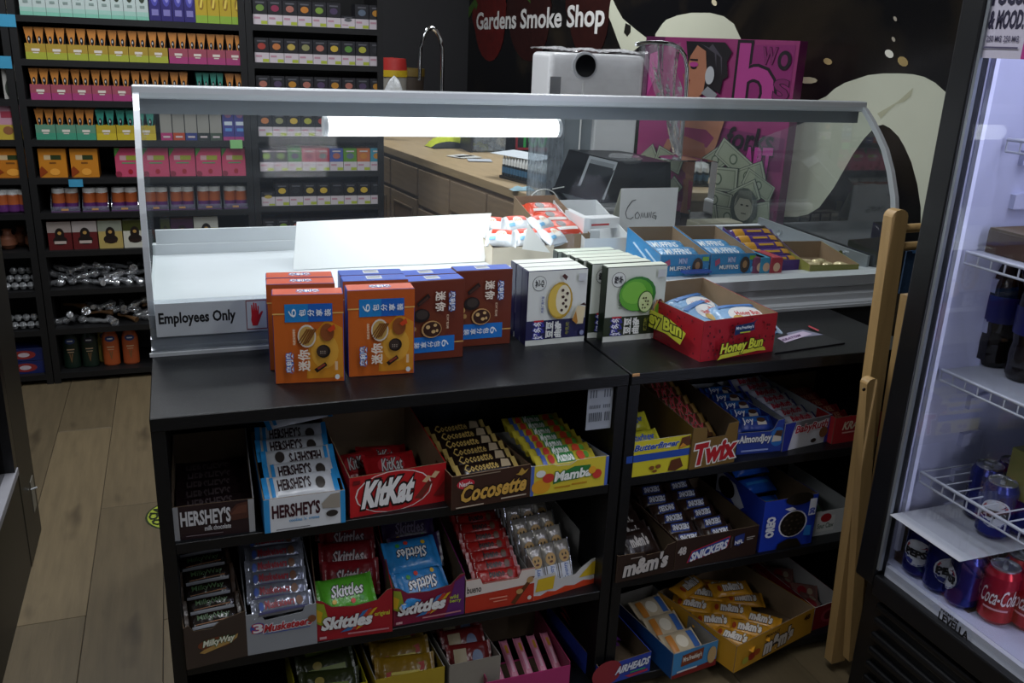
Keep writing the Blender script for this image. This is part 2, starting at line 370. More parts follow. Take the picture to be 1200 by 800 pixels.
def tray(name, label, BL, BR, z, D_, fh, bh, col, inner=CARD, items=(), fprof=None, side=None, backc=None, leftitems=(), res=2, cat='candy box', th=0.002, sprof=None, lprof=None):
    """open display box; BL, BR are photo pixels of the front bottom corners, fh / bh photo pixels (or heights) of front / back top"""
    a = PZ(BL[0], BL[1], z); b = PZ(BR[0], BR[1], z); u = b - a; W_ = u.length; rz = math.atan2(u.y, u.x)
    t = thing(name, label, cat, a, rz); M = TM(a, rz)
    def hgt(px, off):
        if not isinstance(px, tuple): return px
        n_ = V((-math.sin(rz), math.cos(rz), 0)); r = ray(*px); q = a + n_ * off; s_ = (q - CP).dot(n_) / r.dot(n_); return (CP + r * s_).z - z
    fh = hgt(fh, 0); bh = hgt(bh, D_); side = side or col
    fp = fprof or [(0, 1), (1, 1)]
    MB().prism([(0, 0, 0), (W_, 0, 0)] + [(x * W_, 0, h * fh) for x, h in reversed(fp)], (0, th, 0), col, inner).build('front_panel', t)
    fl_, fr_ = fp[0][1] * fh, fp[-1][1] * fh
    sp = sprof or [(0.35, None)]
    for x, hf in ((0, fl_), (W_ - th, fr_)):
        pts = [(x, th, 0), (x, D_, 0), (x, D_, bh)]
        pr_ = lprof if (x == 0 and lprof) else sprof
        if pr_: pts += [(x, D_ * q, h_) for q, h_ in sorted(pr_, reverse=True)]
        pts += [(x, th, hf)]
        if x == 0: MB().prism(list(reversed(pts)), (th, 0, 0), side, inner).build('side_panel', t)
        else: MB().prism(pts, (th, 0, 0), inner, side).build('side_panel', t)
    MB().box(th, D_ - th, 0, W_ - th, D_, bh, backc or inner).build('back_panel', t)
    MB().box(th, th, 0, W_ - th, D_ - th, 0.0015, inner).build('bottom_panel', t)
    if items:
        m_ = MB(); art(m_, flat((0, 0, 0), (1, 0, 0), W_, fh), items, res=res)
        m_.build('printed_front', t)
        if leftitems: art(MBL := MB(), flat((0, D_, 0), (0, -1, 0), D_, fh), leftitems, res=res); MBL.build('printed_side', t)
    return dict(M=M, W=W_, D=D_, fh=fh, bh=bh, t=t, z=z)

def bar(name, label, cat, L_, W_, T_, m, items=(), ends=None, res=1, crimp=0.07, chain=None):
    """flow-wrapped bar / pouch: x along, y across, z up, origin at the centre of its underside"""
    body = 1 - 2 * crimp
    def g(u, v):
        x = abs(2 * u - 1) / body; y = abs(2 * v - 1)
        if x >= 1: return 0.05 + 0.03 * math.sin(v * 40)
        return 0.05 + 0.95 * ((1 - x ** 6) ** 0.5) * ((1 - y ** 3.2) ** 0.5)
    us = [0, crimp * .5, crimp, crimp + .04, crimp + .12, .33, .5, .67, 1 - crimp - .12, 1 - crimp - .04, 1 - crimp, 1 - crimp * .5, 1]
    vs_ = [0, .06, .2, .4, .6, .8, .94, 1]
    mb = MB(); nx, ny = len(us), len(vs_)
    for sgn in (1, -1):
        pts = [V(((u - .5) * L_, (v - .5) * W_ * (1 if crimp < min(u, 1 - u) else 1.04), T_ / 2 + sgn * T_ / 2 * g(u, v))) for v in vs_ for u in us]
        fs = []; me = []
        for j in range(ny - 1):
            for i in range(nx - 1):
                a = j * nx + i; q = (a, a + 1, a + nx + 1, a + nx); fs.append(q if sgn > 0 else tuple(reversed(q)))
        if ends:
            endf = [f for f in fs if (f[0] % nx) < 2 or (f[0] % nx) >= nx - 3]; midf = [f for f in fs if f not in endf]
            mb.add(pts, midf, m, True); mb.add(pts, endf, ends, True)
        else: mb.add(pts, fs, m, True)
    o = mb.build(name); meta(o, label, cat)
    if items:
        def mf(a, b, k):
            u = crimp + .03 + (body - .06) * a; v = .08 + .84 * b
            return V(((u - .5) * L_, (v - .5) * W_, T_ / 2 + T_ / 2 * g(u, v) + k))
        a = MB(); art(a, mf, items, e0=0.0008, de=0.0003, res=res, sub=4); a.build('wrapper_print', o)
    return o

def fill(tr, proto, n, p0, p1, tilt, lab, group, xs=None, jit=0.004, rj=0.05, rz=0.0, flip=()):
    """bars in a tray from p0 (front) to p1 (back); p = (y, z) local"""
    xs = xs or [tr['W'] / 2]; k = 0
    for c, x in enumerate(xs):
        for i in range(n):
            f = i / max(1, n - 1); y = p0[0] + (p1[0] - p0[0]) * f; z = p0[1] + (p1[1] - p0[1]) * f
            r = random.uniform
            M = tr['M'] @ TM((x + r(-jit, jit), y, z), rz + r(-rj, rj) + (math.pi if k in flip else 0), tilt * (-1 if k in flip else 1) + r(-.04, .04), 0)
            l = lab % ((('left column, ' if c == 0 else 'right column, ' if c == len(xs) - 1 else 'middle column, ') if len(xs) > 1 else '') + ORD[i] + ' from front')
            place(proto, M, l, group); k += 1

# ================================================================ GLASS DISPLAY CASE
CX0, CX1 = -0.078, 1.83
case = thing('display_case', 'long curved glass display case with aluminium rails and a lit tube', 'display case', (0, 0.33, 0))
case.location = (0, 0, 0)
WST = mat('#c9ced2', 0.45, var=0.04)
prof = [(0.56, 1.345), (0.535, 1.333), (0.50, 1.305), (0.463, 1.27), (0.43, 1.235), (0.395, 1.18), (0.365, 1.115), (0.347, 1.05), (0.338, 0.98), (0.335, 0.91)]
MB().rbox(CX0 - 0.002, 0.545, 1.325, CX1 + 0.002, 0.585, 1.352, ALU, 0.003).build('top_rail', case)
MB().box(CX0, 0.572, 1.292, CX1, 0.586, 1.325, ALUD).build('rail_flange', case)
mb = MB()
for i in range(len(prof) - 1):
    (y0, z0), (y1, z1) = prof[i], prof[i + 1]
    mb.add([(CX0 + .012, y0, z0), (CX0 + .012, y1, z1), (CX1 - .012, y1, z1), (CX1 - .012, y0, z0)], [(0, 1, 2, 3)], GLASS, True)
mb.build('curved_glass', case, 'curved front glass')
for x in (CX0, CX1 - 0.012):      # aluminium edge frames that follow the curve
    m_ = MB(); inn = [(y + 0.018, z - 0.004) for y, z in prof]; outl = list(prof)
    for i in range(len(prof) - 1):
        a, b, c, d = outl[i], outl[i + 1], inn[i + 1], inn[i]
        m_.hexa([(x, a[0], a[1]), (x, b[0], b[1]), (x, c[0], c[1]), (x, d[0], d[1]), (x + .012, a[0], a[1]), (x + .012, b[0], b[1]), (x + .012, c[0], c[1]), (x + .012, d[0], d[1])], ALU)
    m_.build('edge_frame', case)
    e = MB(); poly = [(x + .006, y + .012, z) for y, z in prof] + [(x + .006, 0.44, 0.90), (x + .006, 1.02, 0.90), (x + .006, 1.02, 1.20), (x + .006, 0.60, 1.345)]
    e.add(poly, [tuple(range(len(poly)))], GLASS).build('end_glass', case)
sill = [(0.328, 0.826), (0.328, 0.838), (0.342, 0.842), (0.342, 0.858), (0.35, 0.862), (0.35, 0.878), (0.338, 0.884), (0.333, 0.912), (0.36, 0.918), (0.40, 0.91), (0.44, 0.905), (0.44, 0.826)]
MB().prism([(CX0, y, z) for y, z in sill], (CX1 - CX0, 0, 0), ALU).build('front_sill', case)
MB().box(CX0 - 0.004, 0.3225, 0.8255, CX1, 0.328, 0.833, ALU).build('bottom_trim', case)
MB().box(CX0, 0.44, 0.872, CX1, 0.95, 0.900, WST).build('deck', case)
MB().rbox(CX0, 0.93, 0.87, CX1, 0.955, 0.928, WST, 0.002).build('rear_lip', case)
MB().box(CX0 + .004, 0.332, 0.0, CX1 - .004, 0.95, 0.826, mat('#1a1b1e', 0.5)).build('case_base', case)
MB().box(CX0 + .01, 0.935, 0.905, 0.30, 0.945, 0.965, WST).build('rear_slide', case)
# right end bracket with two bolts
m_ = MB(); m_.prism([(CX1 - .02, 0.42, 0.90), (CX1 - .02, 0.95, 0.90), (CX1 - .02, 0.95, 0.95), (CX1 - .02, 0.42, 0.94)], (.008, 0, 0), ALUD); m_.build('end_bracket', case)
for y in (0.52, 0.82):
    b = MB(); b.tube([(CX1 - .03, y, 0.925), (CX1 - .019, y, 0.925)], 0.009, CHROME, 10); b.build('bolt', case)
# left acrylic lip
MB().box(CX0 + .002, 0.3265, 0.835, 0.235, 0.3285, 0.945, glass('acrylic', (0.97, 0.98, 1), 1.2, base=0.08)).build('acrylic_lip', case)
# fluorescent tube lamp under the rail
tube = MB(); TUBE = mat('#fbfdff', 0.4, var=0.0, emit=3.0)
tube.tube([(0.335, 0.61, 1.266), (0.915, 0.61, 1.266)], 0.0225, TUBE, 16)
o = tube.build('lamp_tube', case, 'glowing white lamp tube')
for x in (0.325, 0.915): MB().tube([(x, 0.61, 1.266), (x + .01, 0.61, 1.266)], 0.0228, mat('#d9dcdf', .4), 16).build('tube_cap', case)
ld = bpy.data.lights.new('tube_light', 'AREA'); ld.shape = 'RECTANGLE'; ld.size = 0.58; ld.size_y = 0.03; ld.energy = 1.4; ld.color = (0.95, 0.98, 1)
lo = bpy.data.objects.new('tube_light', ld); COL.objects.link(lo); lo.location = (0.63, 0.61, 1.24)

# employees only sticker on the glass
p = MB(); mf = flat((-0.065, 0.3225, 0.868), (1, 0, 0), 0.222, 0.070)
p.box(-0.065, 0.3225, 0.868, 0.157, 0.3235, 0.938, mat('#bfc4c9', 0.4))
hand = [(.855, .18), (.90, .18), (.915, .30), (.94, .50), (.955, .60), (.945, .63), (.93, .58), (.915, .52), (.918, .78), (.908, .80), (.902, .62), (.898, .88), (.886, .88), (.884, .64), (.878, .90), (.866, .90), (.866, .64), (.858, .83), (.847, .83), (.848, .50), (.842, .36)]
art(p, mf, [('t', 'Employees Only', .03, .30, .70, .72, '#0c0c10', None, 0, 0, .03), ('r', .80, .06, .99, .97, '#8e3b44'), ('r', .806, .09, .984, .94, '#c2c7cc'), ('p', hand, '#c01f28')], e0=.0003)
o = p.build('employees_only_sign'); meta(o, 'white employees only sign with a red hand, low on the display case', 'sign')

# ---------------- contents of the case
pp = MB(); a, b, c, d = V((0.255, 0.70, 0.902)), V((0.765, 0.70, 0.902)), V((0.80, 0.76, 1.022)), V((0.275, 0.76, 1.012))
pp.prism([a, b, c, d], (0, 0.0025, 0), mat('#e6e8e8', 0.6, var=0.02)); o = pp.build('white_board'); meta(o, 'blank white card leaning inside the display case behind the boxes', 'card')

SW = mat('#6e7178', .5)
def muffin(x0px, x1px, nm):
    t = tray('snack_tray', nm, x0px, x1px, 0.90, 0.24, 0.062, 0.088, '#2a84bd', CARD, cat='snack box', items=[
        ('r', 0, .0, 1, .04, '#1b6aa5'), ('t', 'MINI', .38, .62, .54, .84, '#b7c9e8', '#5a4f9a'), ('t', 'MUFFINS', .2, .32, .62, .50, '#eef2f5', '#1b4f85'), ('e', .76, .5, .11, .36, '#3a2a20'), ('e', .76, .52, .05, .17, '#a0764a'), ('r', .85, .72, .98, .9, '#7fae3a'), ('p', [(.08, .7), (.18, .82), (.2, .6), (.1, .45)], '#b04a6a'), ('e', .93, .3, .04, .13, '#7cc0e6')])
    return t
m1 = muffin((772, 326), (829, 324.5), 'blue open muffin tray in the display case, behind the honey bun box')
m2 = muffin((831, 324), (883, 322.5), 'blue open muffin tray in the display case, right of another one')
PB = mat('#3d8fc6', .3, var=.2, bump=.5)
pk = bar('muffin_pouch', 'p', 'snack pouch', 0.15, 0.09, 0.03, PB, [('t', 'MUFFINS', .2, .3, .8, .7, '#e8eef2')], mat('#cfe2ee', .3))
for t_, s_ in ((m1, 'left'), (m2, 'right')):
    for i in range(2):
        place(pk, t_['M'] @ TM((t_['W'] / 2, .055 + i * .085, .03), 0, .25), '%s blue muffin pouch in the %s blue muffin tray' % (('front', 'rear')[i], s_), 'muffin pouches')
# purple bars box
t = tray('chocolate_tray', 'purple open tray of chocolate bars at the right end of the case', (886, 318), (938, 316), 0.90, 0.2, 0.03, 0.085, '#4a2a7a', CARDD, side='#4a2a7a', cat='candy box')
pb = bar('purple_bar', 'p', 'chocolate bar', 0.15, 0.035, 0.02, mat('#4a2a78', .3, bump=.3), [('r', 0, 0, .25, 1, '#c08a20'), ('r', .8, .2, 1, .9, '#c08a20'), ('r', .34, .35, .74, .65, '#b98a2a')])
for i in range(5):
    place(pb, t['M'] @ TM((t['W'] / 2 + .005, .03 + i * .035, .012 + i * .012), 0, .5), 'purple and gold chocolate bar in the purple tray, %s from front' % ORD[i], 'purple chocolate bars')
for i, (x, c, l) in enumerate(((886, '#7a3a5a', 'small pink snack carton between muffin tray and purple tray'), (893, '#2a8ab0', 'small teal snack carton beside the purple chocolate tray'), (905, '#a82a3a', 'small red snack carton against the purple chocolate tray'))):
    c_ = carton('snack_carton', l, 'carton', .036, .09, .05, c, [('e', .5, .5, .3, .25, '#d8b090')]); q = PZ(x, 320, .90); c_.location = q
    c_.location.x -= 0.03; c_.location.y -= .03
t = tray('wafer_tray', 'olive green open tray at the right end of the case', (948, 322), (1005, 321), 0.90, 0.2, 0.028, 0.05, '#7f7c3a', CARD, side='#8a8840', backc=CARD, cat='candy box')
gb = bar('gold_candy', 'p', 'candy', 0.05, 0.03, 0.018, mat('#d9c99a', .25, .3, bump=.5))
for i in range(5):
    place(gb, t['M'] @ TM((.04 + (i % 3) * .045, .05 + (i // 3) * .045, .003), i * .9), '%s from left, %s row, gold wrapped candy in the olive tray' % (ORD[i % 3], ('front', 'rear')[i // 3]), 'gold candies')
p = MB(); q = PZ(828, 331, .905); p.box(-.04, -.012, 0, .04, .012, .006, mat('#2a4a9a', .4)); o = p.build('blue_clip', loc=(q.x, .42, .918)); meta(o, 'small flat blue strip lying on the metal sill', 'strip')
# left group in the case: egg pouches, cardboard box, white box
t = tray('cardboard_box', 'brown open cardboard box of red packs inside the case', (640, 300), (690, 297), 0.90, .24, .06, .13, CARD, CARD, cat='box')
rp = bar('red_pack', 'p', 'candy pack', .11, .07, .035, mat('#d8421c', .35, bump=.3), [('e', .4, .5, .16, .3, '#3a1a12'), ('r', .1, .02, .9, .2, '#e8e4df')])
for i in range(3): place(rp, t['M'] @ TM((t['W'] / 2, .05 + .07 * i, .05 + .014 * i), .1 - .1 * i, .3), 'orange red candy pack in the brown cardboard box, %s from front' % ORD[i], 'orange red packs')
t = tray('white_box', 'white open box with white packs inside the case', (684, 300), (738, 298), 0.90, .26, .05, .115, '#d8dbdd', '#d8dbdd', cat='box')
wp = carton('white_carton', 'white carton with a red line lying in the white box', 'carton', .12, .05, .03, '#e6e8ea', [('r', .2, .3, .7, .5, '#c43a3a')]); wp.matrix_world = t['M'] @ TM((.03, .08, .06), .1)
wp2 = carton('white_carton', 'plain white carton at the left of the white box', 'carton', .02, .16, .05, '#e6e8ea'); wp2.matrix_world = t['M'] @ TM((.012, .04, .05), 0)
t = tray('egg_tray', 'low white tray of wrapped chocolate eggs inside the case', (577, 312), (648, 308), 0.90, .2, .05, .08, '#cfc4b0', CARD, cat='candy box')
ep = bar('egg_pouch', 'p', 'candy pouch', .085, .06, .04, mat('#dfe3e8', .3, bump=.3), [('r', .1, .5, .9, .95, '#e0452a'), ('e', .5, .45, .22, .34, '#f0ece6'), ('t', 'JOY', .34, .35, .66, .6, '#d08a2a'), ('r', .05, .05, .3, .25, '#7ab6dc')])
for i in range(6): place(ep, t['M'] @ TM((.045 + (i % 3) * .07, .05 + (i // 3) * .08, .045 + (i // 3) * .02), -.5 + .5 * (i % 3), .5), 'red and white egg pouch, %s row, %s from left in the egg tray' % (('front', 'rear')[i // 3], ORD[i % 3]), 'egg pouches')
p = MB(); a, b, c = PY(619, 262, .62), PY(645, 296, .60), PY(612, 292, .60); p.prism([a, c, b], (0, .0015, 0), mat('#e2e2de', .6)); o = p.build('folded_card'); meta(o, 'white triangular folded card standing by the egg pouches', 'card')
# coming card
p = MB(); W_ = .20; q = PY(724, 277, .93); q.z = .928
p.box(0, 0, 0, W_, .002, .128, mat('#d9dadb', .6)); p.prism([(.0, .06, 0), (W_, .06, 0), (W_, .003, .126), (0, .003, .126)], (0, .002, 0), mat('#b9baa8', .6))
scr = [('c', [(.26, .72), (.20, .70), (.13, .55), (.10, .40), (.13, .28), (.20, .25), (.24, .30)]), ('c', [(.31, .42), (.27, .36), (.28, .27), (.33, .26), (.35, .34), (.31, .42)]),
       ('c', [(.37, .26), (.385, .40), (.41, .28), (.43, .40), (.455, .27)]), ('c', [(.48, .27), (.485, .40)]), ('c', [(.50, .27), (.515, .41), (.545, .27), (.555, .42)]), ('c', [(.63, .40), (.59, .38), (.58, .28), (.62, .25), (.635, .32), (.60, .32), (.65, .31), (.64, .22)])]
for _, pts in scr: p.tube([(a * W_, -.001, b * .128) for a, b in pts], .0010, '#16161a', 5)
o = p.build('coming_card', loc=q); meta(o, 'folded white card with handwriting on the back edge of the case', 'card')

# ================================================================ BOXES STANDING ON THE COUNTER
def cookie_items(up=True, brown=False):
    c0 = '#c96a20'; it = []
    if not brown:
        it += [('r', 0, .80, 1, 1, '#b9551c'), ('p', [(.45, .05), (.98, .05), (.98, .62), (.75, .72), (.5, .5)], '#d08a24'), ('e', .72, .36, .2, .2, '#dca23a'),
               ('r', 0, .785, 1, .80, '#e0b060'), ('r', .17, .70, .84, .90, '#1c7fc4'), ('r', .5, .70, .84, .90, '#1a5fb8'),
               ('T', '6', .22, .755, .33, .85, '#e8eef4', None, 0, 0, .0), ('T', '包', .37, .765, .46, .84, '#e8eef4'), ('T', '分', .49, .765, .58, .84, '#e8eef4'), ('T', '享', .61, .765, .70, .84, '#e8eef4'), ('T', '装', .73, .765, .82, .84, '#e8eef4'),
               ('e', .76, .58, .1, .1, '#8a4a22'), ('e', .47, .545, .13, .13, '#d8cfc0'), ('e', .47, .545, .11, .11, '#c09a52')]
        for i in range(-2, 3):
            it += [('p', [(.40 + i * .035, .45 + abs(i) * .01), (.42 + i * .035, .45 + abs(i) * .01), (.55 + i * .03, .62), (.53 + i * .03, .63)], '#7a4a1c')]
        it += [('e', .70, .37, .10, .075, '#1c1310'), ('e', .685, .375, .08, .06, '#3a2c26')]
        it += [('e', .66 + .03 * (i % 3), .35 + .022 * (i // 3), .008, .007, '#a89a8c') for i in range(6)]
        it += [('p', [(.56, .17), (.72, .25), (.75, .21), (.60, .13)], '#1c1310'), ('p', [(.60, .185), (.71, .235), (.725, .215), (.62, .165)], '#8a3a2a'),
               ('p', [(.76, .62), (.86, .68), (.88, .62), (.8, .59)], '#c8401c'),
               ('T', '迷', .34, .16, .50, .27, '#ece0d0', None, 0, 0, .03), ('T', '你', .34, .28, .50, .40, '#ece0d0', None, 0, 0, .03),
               ('T', '奥利奥', .17, .15, .26, .37, '#f2f4f8', '#2a6ac0', 0, 0, .03, .12), ('T', '玛奇朵咖啡味', .27, .46, .31, .64, '#e8d0b0'),
               ('e', .89, .08, .035, .03, '#d8dde0'), ('r', .86, .16, .90, .26, '#dcb890')]
    else:
        it += [('r', 0, .2, 1, .215, '#d8a860'), ('e', .4, .42, .32, .2, '#6e3218'), ('r', .06, .10, .84, .30, '#1c74c8'),
               ('U', '6', .62, .155, .74, .25, '#e8eef4', None, 0, 0, .0), ('U', '包', .50, .165, .60, .24, '#e8eef4'), ('U', '分', .38, .165, .48, .24, '#e8eef4'), ('U', '享', .26, .165, .36, .24, '#e8eef4'), ('U', '装', .14, .165, .24, .24, '#e8eef4'),
               ('p', [(.19, .73), (.22, .69), (.42, .80), (.38, .85)], '#1c1310'), ('p', [(.22, .725), (.24, .71), (.39, .79), (.375, .82)], '#4a2a20'),
               ('e', .27, .58, .14, .085, '#1c1310'), ('e', .28, .59, .10, .06, '#3c322c'), ('e', .44, .40, .17, .11, '#c89a62'), ('e', .45, .40, .15, .095, '#3a1c10'),
               ('e', .38, .43, .035, .025, '#d8b478'), ('e', .50, .45, .03, .02, '#d8b478'), ('e', .47, .37, .035, .022, '#d8b478'), ('e', .53, .38, .02, .02, '#d8b478'), ('e', .1, .5, .05, .04, '#c8a060'), ('e', .14, .42, .04, .03, '#b08a50'),
               ('U', '迷', .50, .76, .66, .87, '#ece0d0', None, 0, 0, .03), ('U', '你', .50, .63, .66, .74, '#ece0d0', None, 0, 0, .03),
               ('U', '奥利奥', .73, .62, .82, .86, '#f2f4f8', '#2a6ac0', 0, 0, .03, .12), ('U', '榛子巧克力味', .68, .40, .72, .58, '#e8d0b0')]
    return it
TOPO = [('t', '奥利奥', .35, .35, .66, .75, '#f2f4f8', '#2a6ac0', 0, 0, .03, .12)]
TOPB = [('r', .38, .25, .62, .8, '#d4d8dc')] + [('r', .40 + .02 * i, .35, .408 + .02 * i, .72, '#26262c') for i in range(10)]
CW, CH, CDP = 0.132, 0.178, 0.044
def counter_box(proto, pts, z, labels, group, dy=0.046, dx=0.0):
    a = PZ(pts[0][0], pts[0][1], z); b = PZ(pts[1][0], pts[1][1], z); rz = math.atan2(b.y - a.y, b.x - a.x)
    for i, l in enumerate(labels):
        M = TM(a, rz) @ TM((dx * i + random.uniform(-.001, .001), dy * i, 0), random.uniform(-.012, .012)); place(proto, M, l, group)
ORG = carton('cookie_box', 'x', 'cookie box', CW, CDP, CH, '#c4601c', cookie_items(), side='#2f4fa8', topc='#c44a1e', topitems=TOPO, res=2)
ORB = carton('cookie_box', 'x', 'cookie box', CW, CDP, CH, '#c4601c', cookie_items(), side='#2f4fa8', topc='#2850b0', topitems=TOPB, res=2)
BRB = carton('cookie_box', 'x', 'cookie box', CW * .98, CDP, CH * .97, '#6a2a16', cookie_items(brown=True), side='#5a2416', topc='#2a52b8', topitems=TOPB, res=2)
counter_box(ORG, ((323, 450), (404, 446)), TZ, ['orange cookie box, front one of the leftmost stack on the counter'], 'orange cookie boxes')
counter_box(ORG, ((316, 434), (397, 430)), TZ, ['orange cookie box, middle one of the leftmost stack on the counter', 'orange cookie box, rear one of the leftmost stack on the counter'], 'orange cookie boxes', .05)
counter_box(ORG, ((409, 442), (487, 437)), TZ, ['orange cookie box standing second from left, at the front of its stack'], 'orange cookie boxes')
counter_box(ORB, ((404, 428), (483, 423)), TZ, ['blue-topped orange cookie box, behind the second orange box', 'blue-topped orange cookie box, rearmost in the second stack from left'], 'blue-topped orange cookie boxes', .048)
counter_box(BRB, ((474, 424), (552, 417)), TZ, ['brown hazelnut cookie box standing right of the orange ones', 'brown hazelnut cookie box behind the left brown one'], 'brown cookie boxes', .05)
counter_box(BRB, ((533, 407), (608, 401.5)), TZ, ['brown hazelnut cookie box beside the white pastry boxes, set back'], 'brown cookie boxes', .05)
def pastry_items(green):
    dk = '#1c2412' if green else '#1c1c4a'
    it = [('r', 0, 0, 1, .075, '#d6dad2'), ('r', 0, .075, 1, .335, '#2a3420' if green else '#20204e'), ('e', .19, .835, .115, .10, '#2a2c2a'), ('e', .19, .835, .108, .094, '#d9ddd8'),
          ('T', '醇' if green else '艺', .12, .79, .19, .88, '#1c1c1c', None, 0, 0, .03), ('T', '芋' if green else '心', .20, .79, .26, .88, '#1c1c1c', None, 0, 0, .03),
          ('T', '好多多', .12, .09, .28, .33, '#e8eaf4', '#3a3a9a', 0, 0, .02, .12), ('r', .12, .32, .28, .345, '#b8202c'),
          ('T', '豆', .33, .10, .44, .20, '#e4e6e2', None, 0, 0, .045), ('T', '豆', .33, .215, .44, .315, '#e4e6e2', None, 0, 0, .045), ('T', '曲', .47, .10, .58, .20, '#e4e6e2', None, 0, 0, .045), ('T', '奇', .47, .215, .58, .315, '#e4e6e2', None, 0, 0, .045),
          ('T', '抹茶味' if green else '牛乳味', .65, .13, .71, .30, '#8a8a3a'), ('T', '内含巧克力豆', .22 if not green else .20, .45, .265, .67, '#3a4a8a' if not green else '#3a5a2a'), ('r', .82, .85, .95, .95, '#c4c8ca'), ('e', .93, .14, .035, .035, '#8a92b4')]
    if green:
        it += [('e', .50, .64, .31, .235, '#2a7a26'), ('e', .48, .63, .28, .215, '#5aa82c'), ('e', .44, .66, .2, .15, '#74bc3a'), ('e', .64, .53, .13, .15, '#2a5a1a'), ('e', .645, .53, .115, .135, '#c6d89a')]
        it += [('e', .60 + .04 * (i % 3), .45 + .045 * (i // 2), .012, .012, '#241812') for i in range(8)] + [('e', .88, .43, .10, .12, '#b89050'), ('e', .88, .42, .08, .09, '#6a9a2a'), ('p', [(.84, .50), (.93, .49), (.9, .56), (.86, .56)], '#5a1a1c')]
    else:
        it += [('e', .53, .60, .21, .25, '#b89428'), ('e', .51, .60, .18, .22, '#d8b84a'), ('e', .58, .61, .125, .20, '#e4dcc0')]
        it += [('e', .56 + .06 * (i % 2) + .01 * (i % 3), .47 + .045 * i, .024, .02, '#3a1a12') for i in range(7)]
        it += [('p', [(.53, .93), (.60, .87), (.63, .92), (.57, .96)], '#4a2018'), ('p', [(.74, .33), (.82, .52), (.96, .50), (.93, .27), (.82, .27)], '#d8c8a0'), ('p', [(.74, .33), (.80, .45), (.84, .30), (.82, .27)], '#b07a2a'), ('p', [(.86, .53), (.98, .51), (.93, .56)], '#3a1a16')]
    return it
YW = carton('pastry_box', 'x', 'pastry box', .146, .034, .172, '#d9ddd8', pastry_items(False), side='#1a1a48', topc='#dfe3da')
GW = carton('pastry_box', 'x', 'pastry box', .154, .030, .176, '#d3d9ce', pastry_items(True), side='#1e2a1c', topc='#d9e0cf')
counter_box(YW, ((615, 405.5), (682, 399.5)), TZ, ['white and navy pastry box with a yellow bun, front one', 'white and navy pastry box behind the front yellow bun one', 'white and navy pastry box, rearmost of three'], 'navy pastry boxes', .036)
counter_box(GW, ((706, 401), (774, 395)), TZ, ['white pastry box with a green bun, the front one by the honey bun box'], 'green pastry boxes')
counter_box(GW, ((688, 396), (748, 391)), TZ, ['white and green pastry box, %s of the row behind the front one' % w for w in ('first', 'second', 'third', 'fourth', 'last')], 'green pastry boxes', .032, -.007)

# honey bun box
RED = '#a51c2a'
hb = [('r', 0, 0, 1, 1, RED)] + [('e', random.uniform(.03, .97), random.uniform(.05, .93), random.uniform(.008, .015), random.uniform(.02, .035), '#5e0c1a') for _ in range(60)]
hb += [('p', [(.36, .62), (.63, .70), (.62, .88), (.66, .97), (.60, .90), (.36, .86)], '#16305e'), ('t', "Mrs.Freshley's", .375, .735, .61, .83, '#e8ecf2', None, 0, .05), ('r', .43, .66, .57, .69, '#b8c040'),
       ('p', [(.16, .05), (.2, .17), (.75, .27), (.80, .22), (.82, .14), (.7, .16), (.22, .08)], '#c8c83a'), ('t', 'Honey Bun', .19, .14, .75, .44, '#d2d642', '#2c2c14', .03, .22, .04, .11)]
hl = [('r', 0, 0, 1, 1, RED)] + [('e', random.uniform(.03, .97), random.uniform(.05, .93), random.uniform(.006, .011), random.uniform(.02, .035), '#5e0c1a') for _ in range(60)] + \
     [('p', [(.1, .30), (.1, .78), (.6, .78), (.86, .6), (.80, .26), (.6, .36)], '#c8c83a'), ('t', 'Honey Bun', .06, .36, .80, .74, '#d2d642', '#2c2c14', 0, 0, .04, .11)]
t = tray('pastry_tray', 'red open honey bun box on the right counter top', (820, 424), (905, 411.5), TZ, .27, (826, 376.5), (827, 325), RED, CARD, items=hb, leftitems=hl, cat='snack box', lprof=[(.93, .094)])
bunm = mat('#8fb4d8', .25, var=.3, scale=18, bump=.5, bscale=30)
bn = bar('pastry_pouch', 'x', 'pastry pouch', .15, .11, .045, bunm, [('e', .5, .45, .36, .36, '#e2e2e0'), ('e', .3, .3, .12, .14, '#c9a860'), ('t', 'Honey Bun', .3, .35, .8, .6, '#c83a3a'), ('r', .05, .8, .9, .95, '#4a7ab8')], mat('#b9cde0', .25))
for i, (x, y, r, z) in enumerate(((.10, .13, .5, .01), (.165, .07, -.15, .016), (.14, .21, .3, .004))):
    place(bn, t['M'] @ TM((x, y, z + .02), r, .3), '%s blue and white pastry pouch in the red honey bun box' % ('left', 'front', 'rear')[i], 'pastry pouches')
# black sheet with stickers lying on the right top
sh = MB(); c = [PZ(908, 415, TZ), PZ(990, 403, TZ), PZ(944, 386, TZ), PZ(912, 386, TZ)]
sh.prism([V(p) + V((0, 0, .0035)) for p in c], (0, 0, -.003), mat('#17171d', .35), mat('#17171d', .35)); o = sh.build('black_mat'); meta(o, 'thin black mat lying on the right counter top beside the honey bun box', 'mat')
s2 = MB(); s2.add([PZ(x, y, TZ + .0045) for x, y in ((925, 397), (965, 392), (941, 386), (922, 390))], [(0, 1, 2, 3)], mat('#7f7f96', .4)); s2.add([PZ(x, y, TZ + .005) for x, y in ((911, 396), (920, 401.5), (952, 391), (941, 388))], [(0, 1, 2, 3)], mat('#c4b4cc', .4))
A_, B_, C_ = PZ(917, 400, TZ + .0055), PZ(940, 393.5, TZ + .0055), PZ(914, 397, TZ + .0055)
mfx = lambda a, b, k: A_ + (B_ - A_) * a + (C_ - A_) * b * .8 + V((0, 0, k))
art(s2, mfx, [('t', 'KRATOM', .05, .1, .95, .9, '#6a3a78')])
